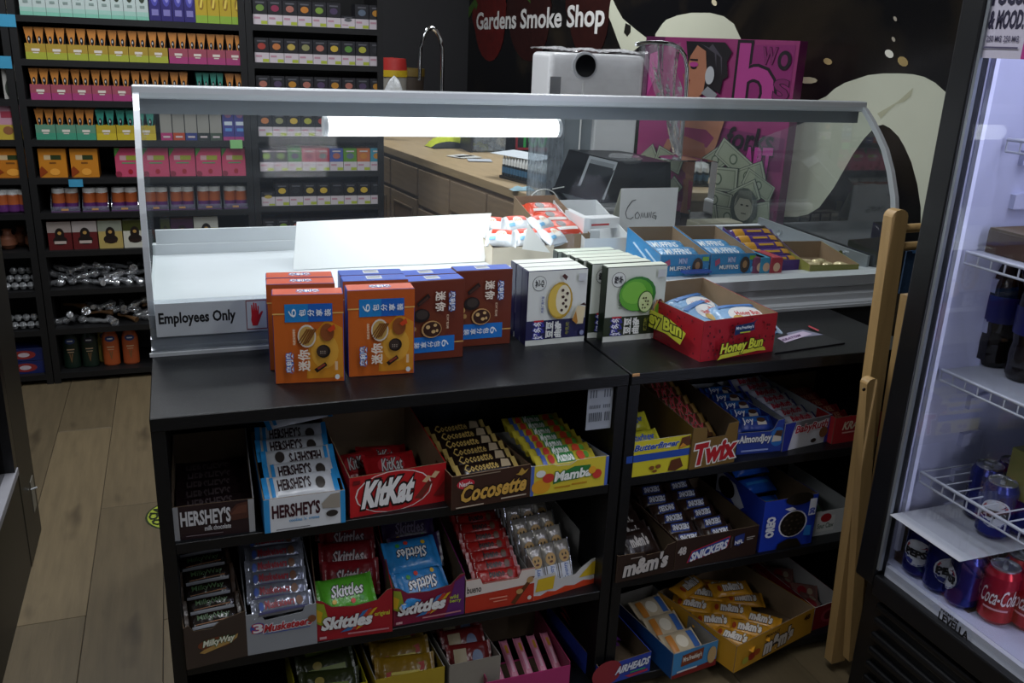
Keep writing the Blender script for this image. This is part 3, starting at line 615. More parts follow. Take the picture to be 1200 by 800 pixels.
s2.add([PZ(x, y, TZ + .0045) for x, y in ((947, 382.5), (959, 388), (960, 386.5), (948, 381))], [(0, 1, 2, 3)], '#b8404a')
o = s2.build('sticker'); meta(o, 'pale purple sticker on the black mat right of the honey bun box', 'sticker')

# ================================================================ CANDY TRAYS, LEFT CABINET
S1, S2, S3 = 0.570, 0.300, 0.045
R1, R2, R3 = 0.580, 0.320, 0.045
def foil(h, var=.25, bump=.6, rough=.28, metal=0.0): return mat(h, rough, metal, var=var, scale=35, bump=bump, bscale=35)
def dip(d=.25, e=.15, n=9):      # gentle scooped front edge
    pts = [(0, 1)]
    for i in range(n + 1):
        a = math.pi * i / n; pts.append((e + (1 - 2 * e) * i / n, 1 - d * math.sin(a)))
    return pts + [(1, 1)]

T1 = tray('candy_tray', 'dark brown milk chocolate bar box, leftmost on the upper left shelf', (204, 634), (299.5, 622), S1, .25, (200, 595), .105, '#26161a', CARDD, res=2, backc=CARDD, side='#9a9a9c', items=[
    ('r', 0, 0, .075, 1, '#9a9b9e'), ('r', .925, 0, 1, 1, '#9a9b9e'), ('p', [(.66, .62), (.78, .90), (.92, .95), (.92, .45), (.72, .42)], '#4a2a22'), ('p', [(.70, .60), (.80, .84), (.91, .86), (.90, .62)], '#5e382c'),
    ('t', "HERSHEY'S", .10, .42, .70, .84, '#c3c3c6', None, 0, 0, .035), ('t', 'milk chocolate', .38, .22, .70, .36, '#c3c3c6', None, 0, 0, .02), ('r', .15, .1, .6, .125, '#6e6266')])
DB = foil('#1c1114', bump=.3)
hb1 = bar('chocolate_bar', 'x', 'chocolate bar', .136, .052, .012, DB, [('t', "HERSHEY'S", .06, .2, .8, .8, '#4a4042')])
fill(T1, hb1, 5, (.05, .035), (.20, .035), .35, 'dark brown wrapped chocolate bar in the leftmost brown box, %s', 'dark brown chocolate bars', jit=.002)
T2 = tray('candy_tray', 'white and blue cookies and cream bar box on the upper left shelf', (310.5, 625), (405, 611.5), S1, .25, (309.5, 586), .10, '#d5d8dc', CARD, side='#2f86c4', items=[
    ('r', 0, 0, .07, 1, '#2f8fce'), ('r', .94, 0, 1, 1, '#2f8fce'), ('t', "HERSHEY'S", .10, .42, .68, .80, '#38101c', None, 0, 0, .035), ('t', "cookies 'n' creme", .30, .26, .67, .36, '#5a9ccc'),
    ('p', [(.70, .68), (.82, .94), (.93, .96), (.93, .5), (.72, .54)], '#9c9488'), ('e', .83, .36, .075, .1, '#2c2826'), ('r', .14, .06, .55, .085, '#6e7278')])
CB = foil('#c7cace', var=.15, bump=.4)
hb2 = bar('chocolate_bar', 'x', 'chocolate bar', .142, .055, .013, CB, [('r', 0, 0, .06, 1, '#2f8fce'), ('t', "HERSHEY'S", .12, .25, .66, .8, '#2a1418', None, 0, 0, .03), ('e', .82, .4, .08, .3, '#3a3430')], foil('#2f8fce', bump=.4))
fill(T2, hb2, 5, (.035, .07), (.17, .115), .45, 'white and blue chocolate bar in the cookies box, %s', 'white and blue chocolate bars', jit=.004, rj=.07, flip=(2,))
place(hb2, T2['M'] @ TM((.088, .20, .152), .28, .55), 'white and blue chocolate bar lying askew on top of its pile', 'white and blue chocolate bars')
T3 = tray('candy_tray', 'bright red wafer bar box on the upper left shelf', (410.5, 607), (522, 586.5), S1, .26, (405, 561), .125, '#b81c22', CARD, items=[
    ('e', .45, .5, .40, .52, '#e4d8d4'), ('e', .45, .5, .385, .50, '#b81c22'), ('p', [(.66, .22), (.80, .60), (.86, .58), (.74, .18)], '#6a2a22'), ('p', [(.74, .62), (.80, .76), (.84, .72), (.79, .58)], '#d6b48a'), ('p', [(.83, .70), (.88, .84), (.93, .8), (.88, .66)], '#d6b48a'), ('p', [(.86, .2), (.99, .6), (.99, .2)], '#7a1a1c'),
    ('t', 'KitKat', .12, .22, .62, .82, '#ecebea', '#1c1214', .10, .0, .05, .11), ('r', .03, .82, .1, .92, '#6a1418')])
KR = foil('#a01a20', bump=.4)
kk = bar('wafer_bar', 'x', 'wafer bar', .11, .068, .016, KR, [('e', .5, .5, .33, .42, '#c03038'), ('t', 'KitKat', .25, .25, .75, .78, '#d8d4d2', '#3a1012', .1)])
for i, (x, y, z, r) in enumerate(((.055, .07, .012, .2), (.12, .12, .03, -.05), (.06, .17, .02, .1), (.125, .2, .012, -.2))):
    place(kk, T3['M'] @ TM((x, y, z), r, .5), 'red wafer bar in the bright red box, %s' % ('left front', 'right front', 'left rear', 'right rear')[i], 'red wafer bars')
T4 = tray('candy_tray', 'brown coconut wafer box with gold lettering, upper left shelf', (529, 598), (620, 581.5), S1, .25, (523, 560), (577.8, 495.7), '#3a2219', CARD, items=[
    ('r', 0, 0, 1, 1, '#3c241b'), ('e', .17, .73, .11, .15, '#c2283a'), ('t', 'Nestle', .09, .66, .25, .80, '#e6e2e0'), ('t', 'Cocosette', .10, .20, .93, .66, '#cfa24a', '#1c100c', .05, .12, .035, .09),
    ('p', [(.84, .80), (.88, .96), (.92, .84), (.97, .9), (.93, .78), (.88, .72), (.80, .78)], '#b8923c'), ('r', .05, .04, .40, .075, '#b9ab98'), ('r', .62, .10, .95, .14, '#b9ab98'), ('r', .1, .94, .6, .97, '#8a7a66')])
CK = foil('#1f1410', bump=.35)
ck = bar('wafer_bar', 'x', 'wafer bar', .138, .036, .018, CK, [('t', 'Cocosette', .04, .2, .7, .85, '#b89a52'), ('p', [(.75, .2), (.8, .9), (.95, .8), (.95, .2)], '#a89678')], mat('#a89050', .3))
fill(T4, ck, 6, (.03, .06), (.21, .07), .5, 'dark brown coconut wafer bar with gold lettering, %s', 'coconut wafer bars', jit=.002, rj=.03)
T5 = tray('candy_tray', 'yellow fruit chew box with blue edges, rightmost on the upper left shelf', (621, 581.5), (711, 567.5), S1, .25, (621, 547), (670.4, 495.7), '#d5c13a', '#c5c4c0', side='#5a74b4', fprof=[(0, 1), (.28, .97), (.33, .9), (.5, .88), (.58, 1.0), (.85, 1.02), (1, 1)], items=[
    ('r', 0, 0, .04, 1, '#4a64b0'), ('r', .96, 0, 1, 1, '#4a64b0'), ('p', [(.28, .30), (.34, .62), (.55, .82), (.76, .80), (.76, .5), (.5, .42)], '#2f7a3c'), ('e', .13, .28, .12, .24, '#d89a26'), ('e', .22, .54, .075, .16, '#c03a30'), ('e', .12, .72, .06, .12, '#dfe0dc'), ('t', 'Mamba', .30, .40, .76, .70, '#eef0ea', '#1e6a34', .03, .12, .04, .1),
    ('e', .85, .46, .06, .16, '#c83a30'), ('e', .78, .62, .05, .13, '#e0a02a'), ('r', .3, .16, .5, .22, '#b5851e'), ('r', .52, .2, .72, .26, '#b5851e')])
MY = foil('#c2b23a', bump=.3)
mm = bar('fruit_chew_pack', 'x', 'fruit chew pack', .14, .036, .016, MY, [('r', 0, 0, .08, 1, '#4a64b0'), ('r', .28, .1, .66, .95, '#3a8a48'), ('t', 'Mamba', .30, .2, .64, .9, '#eceee8', None, 0, 0, .05), ('e', .18, .5, .06, .4, '#c03a30'), ('e', .8, .5, .08, .4, '#cf4a30'), ('e', .92, .5, .05, .3, '#5a9a3a')])
fill(T5, mm, 7, (.028, .055), (.22, .06), .5, 'yellow and green fruit chew pack in the yellow box, %s', 'fruit chew packs', jit=.002, rj=.03)

# ---- second shelf of the left cabinet
T6 = tray('candy_tray', 'brown caramel bar box, leftmost on the middle left shelf', (219, 785), (290.7, 768), S2, .27, (208.5, 738), .135, '#3b302a', CARDD, fprof=[(0, 1), (.08, 1.04), (.16, .88), (.45, .86), (.60, 1.0), (.9, 1.08), (1, 1.1)], items=[
    ('e', .50, .50, .30, .14, '#6e3a22'), ('p', [(.22, .34), (.3, .40), (.7, .52), (.86, .62), (.84, .52), (.7, .42), (.3, .30)], '#a8864a'), ('t', 'MilkyWay', .28, .42, .78, .60, '#dcdcc8', '#2a5a2a', .05, .14, .035, .1)])
MK = foil('#1d1612', bump=.5, rough=.22)
mk = bar('caramel_bar', 'x', 'caramel bar', .106, .034, .022, MK, [('t', 'MilkyWay', .15, .45, .85, .9, '#3c5a34'), ('r', .02, .0, .98, .2, '#8d8f94'), ('p', [(.1, .25), (.9, .32), (.9, .40), (.1, .3)], '#8a5a34')], foil('#3a2a20', bump=.3))
fill(T6, mk, 7, (.03, .075), (.22, .155), .75, 'dark caramel bar in the leftmost brown tray, %s', 'dark caramel bars', jit=.002, rj=.03)
T7 = tray('candy_tray', 'light grey nougat bar box on the middle left shelf', (290.7, 768), (372, 753.5), S2, .27, (285.5, 721.6), .135, '#8d9197', GREYC, fprof=[(0, 1), (.2, .99), (.26, .80), (.8, .86), (.84, 1.0), (1, 1.02)], items=[
    ('e', .16, .64, .11, .14, '#3a54a0'), ('t', '3', .10, .54, .22, .74, '#d8d8dc', '#b02a30', 0, 0, .03, .08), ('t', 'Musketeers', .24, .52, .92, .70, '#b3262e', '#d5d8e0', .04, .14, .035, .1), ('r', .24, .48, .9, .5, '#4058a0'), ('e', .93, .68, .06, .09, '#7a4a30')])
MS = foil('#8f93a0', var=.3, bump=.8, rough=.2, metal=.5)
ms = bar('nougat_bar', 'x', 'nougat bar', .118, .036, .024, MS, [('t', 'Musketeers', .15, .3, .75, .8, '#8a2230', None, 0, 0, .04), ('e', .07, .5, .05, .3, '#3a54a0'), ('e', .85, .5, .07, .3, '#6a4228'), ('r', 0, 0, 1, .16, '#4a4a6e')])
fill(T7, ms, 8, (.025, .085), (.23, .165), .75, 'silver nougat bar in the grey box, %s', 'silver nougat bars', jit=.003, rj=.06)
def skit(BL, BR, TL, lab, col, side, dr):
    return tray('candy_tray', lab, BL, BR, S2, .27, TL, .14, col, CARDD, side=side, fprof=[(0, 1), (.08, .96), (.2, .80), (.5, .76), (.8, .84), (.93, 1.06), (1, 1.08)], items=dr + [
        ('p', [(0, .95), (0, .45), (.08, .36), (.14, .58), (.1, .9)], '#8a9a2a'), ('p', [(0, .8), (0, .5), (.05, .45), (.08, .7)], '#c8a020'), ('p', [(.30, .16), (.5, .2), (.66, .5), (.72, .68), (.6, .62), (.5, .36)], '#3a70a8'), ('p', [(.44, .18), (.56, .24), (.74, .66), (.68, .66)], '#b83a2a'), ('p', [(.5, .18), (.60, .26), (.80, .68), (.75, .66)], '#c8a020'),
        ('t', 'Skittles', .06, .28, .70, .56, '#e2e2e2', '#4a1018', .06, .06, .05, .08), ('r', .03, .06, .12, .12, '#c89aa0'), ('r', .4, .10, .95, .14, '#b87880')])
T8 = skit((372, 751.5), (460, 739.5), (370, 704), 'red fruit candy box with a green pouch in front, middle left shelf', '#9c1c28', '#8a1822', [('t', 'original', .76, .42, .96, .56, '#c8c83a')])
T9 = skit((461, 734), (543.5, 718.5), (457, 690), 'purple and red fruit candy box with blue pouches, middle left shelf', '#7e1c3a', '#6a1d55', [('p', [(.72, 0), (1, 0), (1, 1.04), (.86, .9), (.8, .5)], '#5c2668'), ('t', 'wild', .79, .46, .91, .56, '#b8c83a'), ('t', 'berry', .79, .34, .95, .45, '#b8c83a')])
SR, SG, SBL, SPU = foil('#6e141c', bump=.4), foil('#4f9a2a', bump=.4), foil('#2878b4', bump=.4), foil('#34204a', bump=.35)
def skb(m, c2='#d8d8d8'):
    return bar('candy_pouch', 'x', 'candy pouch', .118, .075, .024, m, [('t', 'Skittles', .16, .35, .84, .75, c2, '#241018', .06), ('e', .2, .2, .05, .08, '#c8a020'), ('e', .8, .2, .05, .08, '#3a8a3a'), ('e', .6, .14, .05, .08, '#c83a2a')])
sr, sg, sb, sp = skb(SR, '#a89a9c'), skb(SG), skb(SBL), skb(SPU, '#7a6e88')
fill(T8, sr, 4, (.095, .075), (.22, .14), .85, 'red fruit candy pouch in the red box, %s', 'red candy pouches', jit=.003, rj=.08)
place(sg, T8['M'] @ TM((.062, .045, .068), .12, .55), 'green fruit candy pouch lying at the front of the red box', 'green pouches')
fill(T9, sp, 3, (.13, .085), (.23, .145), .85, 'purple fruit candy pouch behind the blue ones, %s', 'purple candy pouches', jit=.003, rj=.06)
place(sb, T9['M'] @ TM((.058, .085, .105), math.pi + .05, -.5), 'upper blue candy pouch in the purple box, upside down', 'blue candy pouches')
place(sb, T9['M'] @ TM((.066, .04, .062), math.pi + .25, -.75), 'lower blue candy pouch slipped to the front of the purple box', 'blue candy pouches')
T10 = tray('candy_tray', 'red and white hazelnut bar box on the middle left shelf', (545, 718.5), (625, 704), S2, .27, (543.7, 688), .12, '#b5321f', '#8f8378', side='#a99a8e', fprof=[(0, 1.25), (.2, 1.25), (.24, 1.02), (.76, 1.02), (.8, 1.3), (1, 1.3)], items=[
    ('p', [(0, .62), (.5, .66), (1, .72), (1, 1.28), (.8, 1.28), (.76, 1.0), (.24, 1.0), (.2, 1.23), (0, 1.23)], '#d8ccc4'), ('t', 'bueno', .02, .74, .22, .98, '#1c1416'), ('p', [(.66, .1), (.72, .02), (1, .98), (.94, 1.0)], '#5a3018'), ('e', .93, .88, .05, .12, '#b08a58'), ('e', .78, .5, .05, .1, '#b08a58'), ('r', .34, .38, .60, .43, '#d88a74'), ('r', .4, .26, .6, .3, '#d88a74'), ('e', .93, .2, .03, .08, '#d8ccc4')])
BR_ = foil('#a01f1c', bump=.45)
be = bar('hazelnut_bar', 'x', 'hazelnut bar', .112, .036, .02, BR_, [('p', [(0, .55), (.8, .6), (1, 1), (0, 1)], '#c8bcb4'), ('t', 'bueno', .3, .45, .68, .95, '#241a1a', None, 0, 0, .04), ('e', .82, .6, .07, .3, '#5a3a24')], foil('#8a1a1a', bump=.3))
fill(T10, be, 9, (.03, .055), (.24, .125), .8, 'red and white hazelnut bar in the red and white box, %s', 'hazelnut bars', jit=.002, rj=.05)
T11 = tray('candy_tray', 'white and orange box of cereal bars with smiling figures, middle left shelf', (625, 704), (702.5, 680.5), S2, .27, (625, 680), .12, '#c8c6c4', '#a7a5a2', side='#a8a6a4', fprof=[(0, 1.05), (.3, 1.08), (.36, .7), (.62, .7), (.68, .9), (.85, 1.2), (1, 1.25)], items=[
    ('p', [(0, .0), (1, 0), (1, .3), (.86, .22), (.74, .32), (.6, .2), (.46, .3), (.32, .18), (.2, .28), (.1, .16), (0, .24)], '#c8401f'), ('p', [(.02, .4), (.28, .34), (.3, .95), (.05, .98)], '#cfae2a'), ('p', [(.66, .5), (.98, .45), (.98, 1.15), (.86, 1.1)], '#cfae2a')])
MB().box(0, T11['D'] - .001, .10, T11['W'], T11['D'] + .002, .155, mat('#a8261c', .5)).build('lid_flap', T11['t'], 'red raised lid flap')
KC = foil('#9a958c', var=.3, bump=.6, rough=.2, metal=.35)
kc = bar('cereal_bar', 'x', 'cereal bar', .041, .098, .016, KC, [('r', .0, .0, 1, .5, '#c9ccd4'), ('T', 'Country', .3, .05, .7, .48, '#3a5a9a'), ('e', .5, .68, .40, .17, '#b8945a'), ('e', .36, .72, .06, .04, '#241a14'), ('e', .62, .72, .06, .04, '#241a14'), ('e', .5, .61, .14, .03, '#5a2a1c')], FOIL)
for j in range(6):
    for i in range(3):
        place(kc, T11['M'] @ TM((.022 + i * .036, .038 + j * .034, .055 + j * .018), 0, 1.15), 'foil cereal bar with a smiling figure, row %s from front, %s' % (ORD[j], ('left', 'middle', 'right')[i]), 'cereal bars')

# ---- bottom shelf of the left cabinet
def low(lab, xl, xr, col, inner, fh=.12, bh=.16, z=S3, D=.24):
    a, b = PY(xl[0], xl[1], .02 + D), PY(xr[0], xr[1], .02 + D)
    t = thing('candy_tray', lab, 'candy box', (a.x, .02, z)); W_ = b.x - a.x; bh = max(.08, (a.z + b.z) / 2 - z)
    MB().box(0, 0, 0, W_, .002, fh, col).build('front_panel', t); MB().box(0, D - .002, 0, W_, D, bh, inner).build('back_panel', t)
    for x in (0, W_ - .002): MB().prism([(x, 0.002, 0), (x, D - .002, 0), (x, D - .002, bh), (x, .002, fh)], (.002, 0, 0), col, inner).build('side_panel', t)
    MB().box(.002, .002, 0, W_ - .002, D - .002, .002, inner).build('bottom_panel', t)
    return dict(M=TM((a.x, .02, z)), W=W_, D=D, t=t)
B1 = low('yellow candy box with dark green pouches on the bottom left shelf', (334, 772), (408, 763), '#a8a022', mat('#a49a20', .5))
B2 = low('candy box of yellow and red pouches on the bottom left shelf', (416, 757), (489, 752), '#a8902a', mat('#a8a49c', .6))
B3 = low('candy box of small red and cream pouches on the bottom left shelf', (494, 757), (548, 748), '#8a847a', mat('#a8a49c', .6))
for nm, T_, m_, its, lab in (('b', B1, foil('#2e3418', bump=.5), [('r', .1, .3, .9, .6, '#6a7a24'), ('e', .3, .7, .1, .15, '#8a7a2a')], 'dark green candy pouch in the yellow box at the bottom, %s'),
                        ('c', B2, foil('#8a6a1a', bump=.5), [('p', [(.1, .2), (.9, .5), (.9, .8), (.1, .5)], '#a02a1e'), ('r', .2, .4, .8, .5, '#c8b850')], 'yellow and red candy pouch in the bottom shelf box, %s'),
                        ('d', B3, foil('#6e1f1e', bump=.5), [('r', .05, .1, .4, .9, '#a89878'), ('e', .7, .5, .15, .3, '#5a6a8a')], 'small red and cream candy pouch on the bottom shelf, %s')):
    pr = bar('candy_pouch', 'x', 'candy pouch', T_['W'] * .86, .07, .025, m_, its)
    fill(T_, pr, 4, (.05, .085), (.20, .10), .8, lab, 'bottom shelf pouches', jit=.002, rj=.12)
PK = glass('pink_film', (.85, .6, .65), 1.2, .12, base=.1, haze=(.7, .3, .4))
def pinkbox(lab, fl_, fr_, z, ph, glab, fhgt):
    a, b = PY(fl_[0], fl_[1], ph), PY(fr_[0], fr_[1], ph); W_ = b.x - a.x
    t = thing('candy_tray', lab, 'candy box', (a.x, ph, z))
    h = a.z - z; D = .22
    MB().box(0, 0, 0, W_, .002, h, '#a8326a').build('front_panel', t); MB().box(0, D - .002, 0, W_, D, h + .02, CARDD).build('back_panel', t)
    for x in (0, W_ - .002): MB().box(x, .002, 0, x + .002, D - .002, h + .01, '#8a3050').build('side_panel', t)
    MB().box(.002, .002, 0, W_ - .002, D - .002, .002, CARDD).build('bottom_panel', t)
    return t, a, W_, h
t_, a, W_, h = pinkbox('pink edged box of candy sticks, rear upper one at the bottom right', (576, 779), (659, 764), .045, .13, '', .1)
st = bar('candy_stick', 'x', 'candy stick', .016, .19, .014, foil('#5a2a24', bump=.2), [('r', .2, .0, .8, .35, '#8a6a3a')])
for i in range(6): place(st, TM((a.x + .015 + i * (W_ - .03) / 5, .13 + .11, .045 + h - .03)), 'brown wrapped candy stick in the rear pink box, %s from left' % ORD[i], 'brown candy sticks')
t_, a, W_, h = pinkbox('pink edged box of pink candy sticks at the very front of the bottom shelf', (570, 800), (668, 786), .045, -.0, '', .1)
st2 = bar('candy_stick', 'x', 'candy stick', .020, .105, .016, foil('#c87a92', bump=.2), [('r', .3, .1, .7, .6, '#d8a8b8'), ('r', .3, .65, .7, .9, '#b8822a')])
for i in range(6): place(st2, TM((a.x + .014 + i * (W_ - .028) / 5, .085, .045 + h - .028), .0, .35), 'pink candy stick standing in the front pink box, %s from left' % ORD[i], 'pink candy sticks')

# ================================================================ CANDY TRAYS, RIGHT CABINET
T16 = tray('candy_tray', 'yellow peanut butter bar box with a blue band, upper right shelf', (732, 560.5), (806.5, 549), R1, .25, (736, 519), .11, '#c9bd2c', '#a8a49c', items=[
    ('r', 0, .42, 1, .62, '#24489c'), ('t', 'Butterfinger', .10, .68, .78, .90, '#24489c', '#dfe0e0', .05, .04, .035, .06), ('p', [(.80, .64), (.84, .95), (.97, .98), (.99, .72)], '#5a3018'), ('p', [(.80, .66), (.86, .80), (.93, .70)], '#c8862a'), ('p', [(.66, .05), (.70, .34), (.84, .38), (.90, .12), (.78, .02)], '#5a3018'), ('e', .4, .2, .04, .06, '#7a4a22'), ('e', .5, .22, .04, .06, '#7a4a22'), ('e', .45, .1, .035, .04, '#7a4a22')])
BF = foil('#b0ac2c', bump=.4)
bf = bar('peanut_bar', 'x', 'peanut butter bar', .10, .046, .02, BF, [('t', 'Butterfinger', .06, .3, .9, .8, '#24489c', None, 0, 0, .03)])
for i in range(3): place(bf, T16['M'] @ TM((.058, .05 + i * .06, .055 + .018 * i), .1 - .1 * i, .7), 'yellow peanut butter bar in the yellow box, %s from front' % ORD[i], 'yellow peanut bars')
GOLD = mat('#6e5426', .45, var=.1)
T17 = tray('candy_tray', 'gold brown caramel cookie bar box with a notched front, upper right shelf', (807.5, 550.5), (860, 541), R1, .30, (809.5, 502), .13, GOLD, CARDD, fprof=[(0, 1), (.30, .96), (.32, .70), (.72, .70), (.78, .97), (1, .99)], items=[
    ('t', 'Twix', .06, .10, .95, .56, '#a81c24', '#dad6d0', .05, .12, .05, .1)])
TW = foil('#4a2e1a', bump=.5)
tw = bar('cookie_bar', 'x', 'cookie bar', .092, .038, .02, TW, [('t', 'TWIX', .1, .15, .75, .9, '#a8303a', '#b8a898', .05, 0, .04, .06), ('r', .85, .1, .98, .9, '#8a6a3a')], foil('#8a6a34', bump=.4, metal=.5))
fill(T17, tw, 7, (.06, .055), (.26, .115), .6, 'brown caramel cookie bar in the gold box, %s', 'caramel cookie bars', xs=[.05], jit=.003, rj=.06)
T18 = tray('candy_tray', 'blue coconut almond bar box on the upper right shelf', (862, 533), (914.5, 528), R1, .25, (863, 508), .08, '#243a8a', GREYC, fprof=[(0, 1), (.72, .98), (.78, 1.05), (.86, 1.45), (1, 1.5)], items=[
    ('e', .88, .7, .16, .45, '#2a6ab0'), ('t', 'AlmondJoy', .04, .44, .74, .86, '#dcdcd8', '#141c4a', 0, .02, .035, .08), ('p', [(.76, .48), (.78, .78), (.95, .82), (.97, .5)], '#c8c0b0'), ('p', [(.8, .78), (.84, 1.0), (.98, 1.0), (.97, .7)], '#4a3020'), ('r', .1, .12, .7, .2, '#8a98c8')])
AJ = foil('#223a86', bump=.4)
aj = bar('coconut_bar', 'x', 'coconut bar', .098, .04, .022, AJ, [('r', 0, .5, 1, .95, '#2a62a8'), ('t', 'Joy', .1, .25, .45, .85, '#dcdcd8'), ('r', .55, .2, .85, .5, '#c8c0b0'), ('e', .7, .6, .14, .2, '#4a3020')])
fill(T18, aj, 5, (.04, .05), (.21, .06), .55, 'blue coconut almond bar in the blue box, %s', 'blue coconut bars', jit=.003)
T19 = tray('candy_tray', 'white and blue peanut nougat bar box on the upper right shelf', (916, 529), (970.5, 516.5), R1, .25, (920, 497), .085, '#c5c5ca', GREYC, side='#26307a', items=[
    ('p', [(0, 0), (.12, 0), (.22, 1), (0, 1)], '#242f86'), ('p', [(.88, 0), (1, 0), (1, 1), (.95, 1)], '#242f86'), ('p', [(.2, .72), (.95, .9), (.95, 1), (.22, 1)], '#6a6a70'), ('t', 'BabyRuth', .22, .50, .90, .84, '#a82030', '#e0dfe2', .04, .08, .03, .08), ('e', .84, .42, .09, .2, '#7a5030'), ('e', .64, .18, .06, .08, '#2a1a14')])
BY = foil('#aeb0ba', bump=.4)
by = bar('nougat_bar', 'x', 'nougat bar', .104, .036, .022, BY, [('t', 'BabyRuth', .1, .2, .8, .85, '#a02436', None, .03, 0, .04)], foil('#26307a', bump=.4))
fill(T19, by, 7, (.035, .045), (.22, .075), .55, 'white bar with red lettering in the white and blue box, %s', 'white nougat bars', jit=.003)
T20 = tray('candy_tray', 'red open chocolate bar box partly behind the wooden frame, upper right shelf', (974.5, 520.5), (1042, 509), R1, .27, (975, 490.7), .075, '#a0262c', CARDD, items=[
    ('t', "KRACKEL", .14, .5, .70, .80, '#c8b8a0', None, .05, 0, .03), ('r', .14, .36, .6, .42, '#c8948a')])
RS = foil('#8a1e22', bump=.4)
rs = bar('peanut_bar', 'x', 'peanut bar', .105, .038, .02, RS, [('t', "KRACKEL", .2, .3, .8, .8, '#b88a70')])
fill(T20, rs, 6, (.045, .02), (.22, .03), .55, 'red peanut bar in the red box behind the wooden frame, %s', 'red peanut bars', xs=[.062], jit=.008, rj=.12)
# middle shelf
T21 = tray('candy_tray', 'dark brown chocolate candy box at the left of the middle right shelf', (721.5, 683), (788.5, 668.5), R2, .26, (722.7, 652), .085, '#2b1c17', CARDD, fprof=[(0, 1), (.45, .95), (.5, .82), (.8, .84), (.86, 1.05), (1, 1.1)], items=[
    ('t', "m&m's", .12, .18, .86, .74, '#b9b3ae', '#0c0808', .04, .16, .05, .09), ('r', .22, .8, .42, .84, '#8a8078')])
MM = foil('#231814', bump=.4)
mc = bar('candy_pouch', 'x', 'candy pouch', .098, .062, .02, MM, [('t', "m&m's", .2, .3, .8, .8, '#a8a29c', None, 0, 0, .05)])
fill(T21, mc, 6, (.05, .055), (.21, .075), .6, 'dark brown candy pouch in the dark brown box, %s', 'dark brown candy pouches', jit=.004, rj=.1)
T22 = tray('candy_tray', 'brown peanut bar box with two columns on the middle right shelf', (789.5, 668.5), (885, 649), R2, .26, (791, 634), .08, '#30201b', CARDD, items=[
    ('t', '48', .03, .50, .12, .74, '#b8b2ae', None, 0, 0, .05), ('p', [(.14, .18), (.19, .56), (.65, .84), (.62, .44)], '#a82632'), ('p', [(.155, .21), (.2, .53), (.637, .80), (.61, .46)], '#24408a'), ('t', 'SNICKERS', .18, .22, .61, .48, '#d8dade', None, .04, .9, .045), ('r', .665, .42, .668, .8, '#8a827c'),
    ('p', [(.70, .48), (.70, .78), (.76, .82), (.82, .84), (.82, .56), (.76, .44)], '#2a3a7a'), ('t', 'NFL', .71, .5, .81, .62, '#d8d8dc', None, 0, .2, .04), ('r', .85, .66, .95, .69, '#a8a29c'), ('r', .85, .60, .93, .63, '#a8a29c')])
SN = foil('#33231c', bump=.45)
sn = bar('peanut_bar', 'x', 'peanut bar', .086, .036, .02, SN, [('p', [(.12, .15), (.2, .85), (.9, .85), (.82, .15)], '#2c4892'), ('t', 'SNICKERS', .2, .28, .82, .72, '#d8dade', None, .04, 0, .05)], foil('#241814', bump=.3))
fill(T22, sn, 6, (.035, .05), (.22, .08), .6, 'brown peanut bar with blue and white print, %s', 'brown peanut bars', xs=[.05, .135], jit=.004, rj=.08, flip=(3,))
OC = [('r', 0, 0, 1, 1, '#1e3cae')]
def cookie(cx, cy, rx, ry):
    it = [('e', cx, cy, rx * 1.12, ry * 1.08, '#d8d8e0'), ('e', cx, cy, rx, ry, '#17130f')]
    it += [('e', cx + rx * .72 * math.cos(a * .628), cy + ry * .72 * math.sin(a * .628), rx * .1, ry * .08, '#3c342c') for a in range(10)]
    it += [('e', cx + rx * .38 * math.cos(a * 1.05), cy + ry * .38 * math.sin(a * 1.05), rx * .1, ry * .08, '#3c342c') for a in range(6)]; return it
OC += cookie(.58, .47, .24, .25) + [('e', .62, .98, .26, .12, '#17130f'), ('p', [(.30, .0), (.32, .12), (.48, .2), (.68, .18), (.78, .02), (.76, 0)], '#17130f'), ('p', [(.36, .82), (.50, .84), (.58, .78), (.46, .76)], '#d8d8e0'),
    ('p', [(.78, .22), (.92, .2), (.92, .4), (.8, .42)], '#2a78c8'), ('T', 'OREO', .06, .30, .20, .70, '#e2e4ea', None, 0, 0, .07), ('r', .82, .62, .95, .95, '#cfd2dc'), ('T', '30', .84, .65, .93, .76, '#1e3cae', None, 0, 0, .05)]
T23 = tray('candy_tray', 'tall bright blue cookie box with a big dark cookie, middle right shelf', (888.5, 647), (950, 635.5), R2, .20, (895.5, 588.5), .125, '#1e3cae', CARDD, items=OC, leftitems=[('r', 0, 0, 1, 1, '#1c36a0'), ('p', [(.0, .95), (.4, .9), (.62, .6), (.5, .45), (.3, .6), (0, .5)], '#c8cad8'), ('e', .22, .72, .18, .2, '#17130f')])
OB = foil('#1e58b8', bump=.4)
ob = bar('cookie_pack', 'x', 'cookie pack', .105, .045, .03, OB, [('r', .1, .4, .9, .6, '#3a8ad0')])
fill(T23, ob, 4, (.05, .03), (.16, .135), .5, 'blue cookie pack in the tall blue box, %s', 'blue cookie packs', xs=[.055], jit=.003)
T24 = tray('candy_tray', 'white tray with green candy pouches beside the blue cookie box', (951.8, 628.5), (1000, 620), R2, .29, (953, 601), .06, '#c6c8c8', '#b9bcbc', items=[
    ('r', .05, .16, .48, .8, '#d8d9d6'), ('e', .26, .72, .13, .18, '#a8242c'), ('t', 'Sour Claw', .08, .30, .46, .5, '#3a5a48'), ('e', .9, .6, .07, .2, '#3a9a2e')])
SGN = foil('#3a9a30', bump=.4)
sgn = bar('green_pouch', 'x', 'candy pouch', .07, .06, .022, SGN, [('e', .5, .5, .2, .25, '#8a9a7a')])
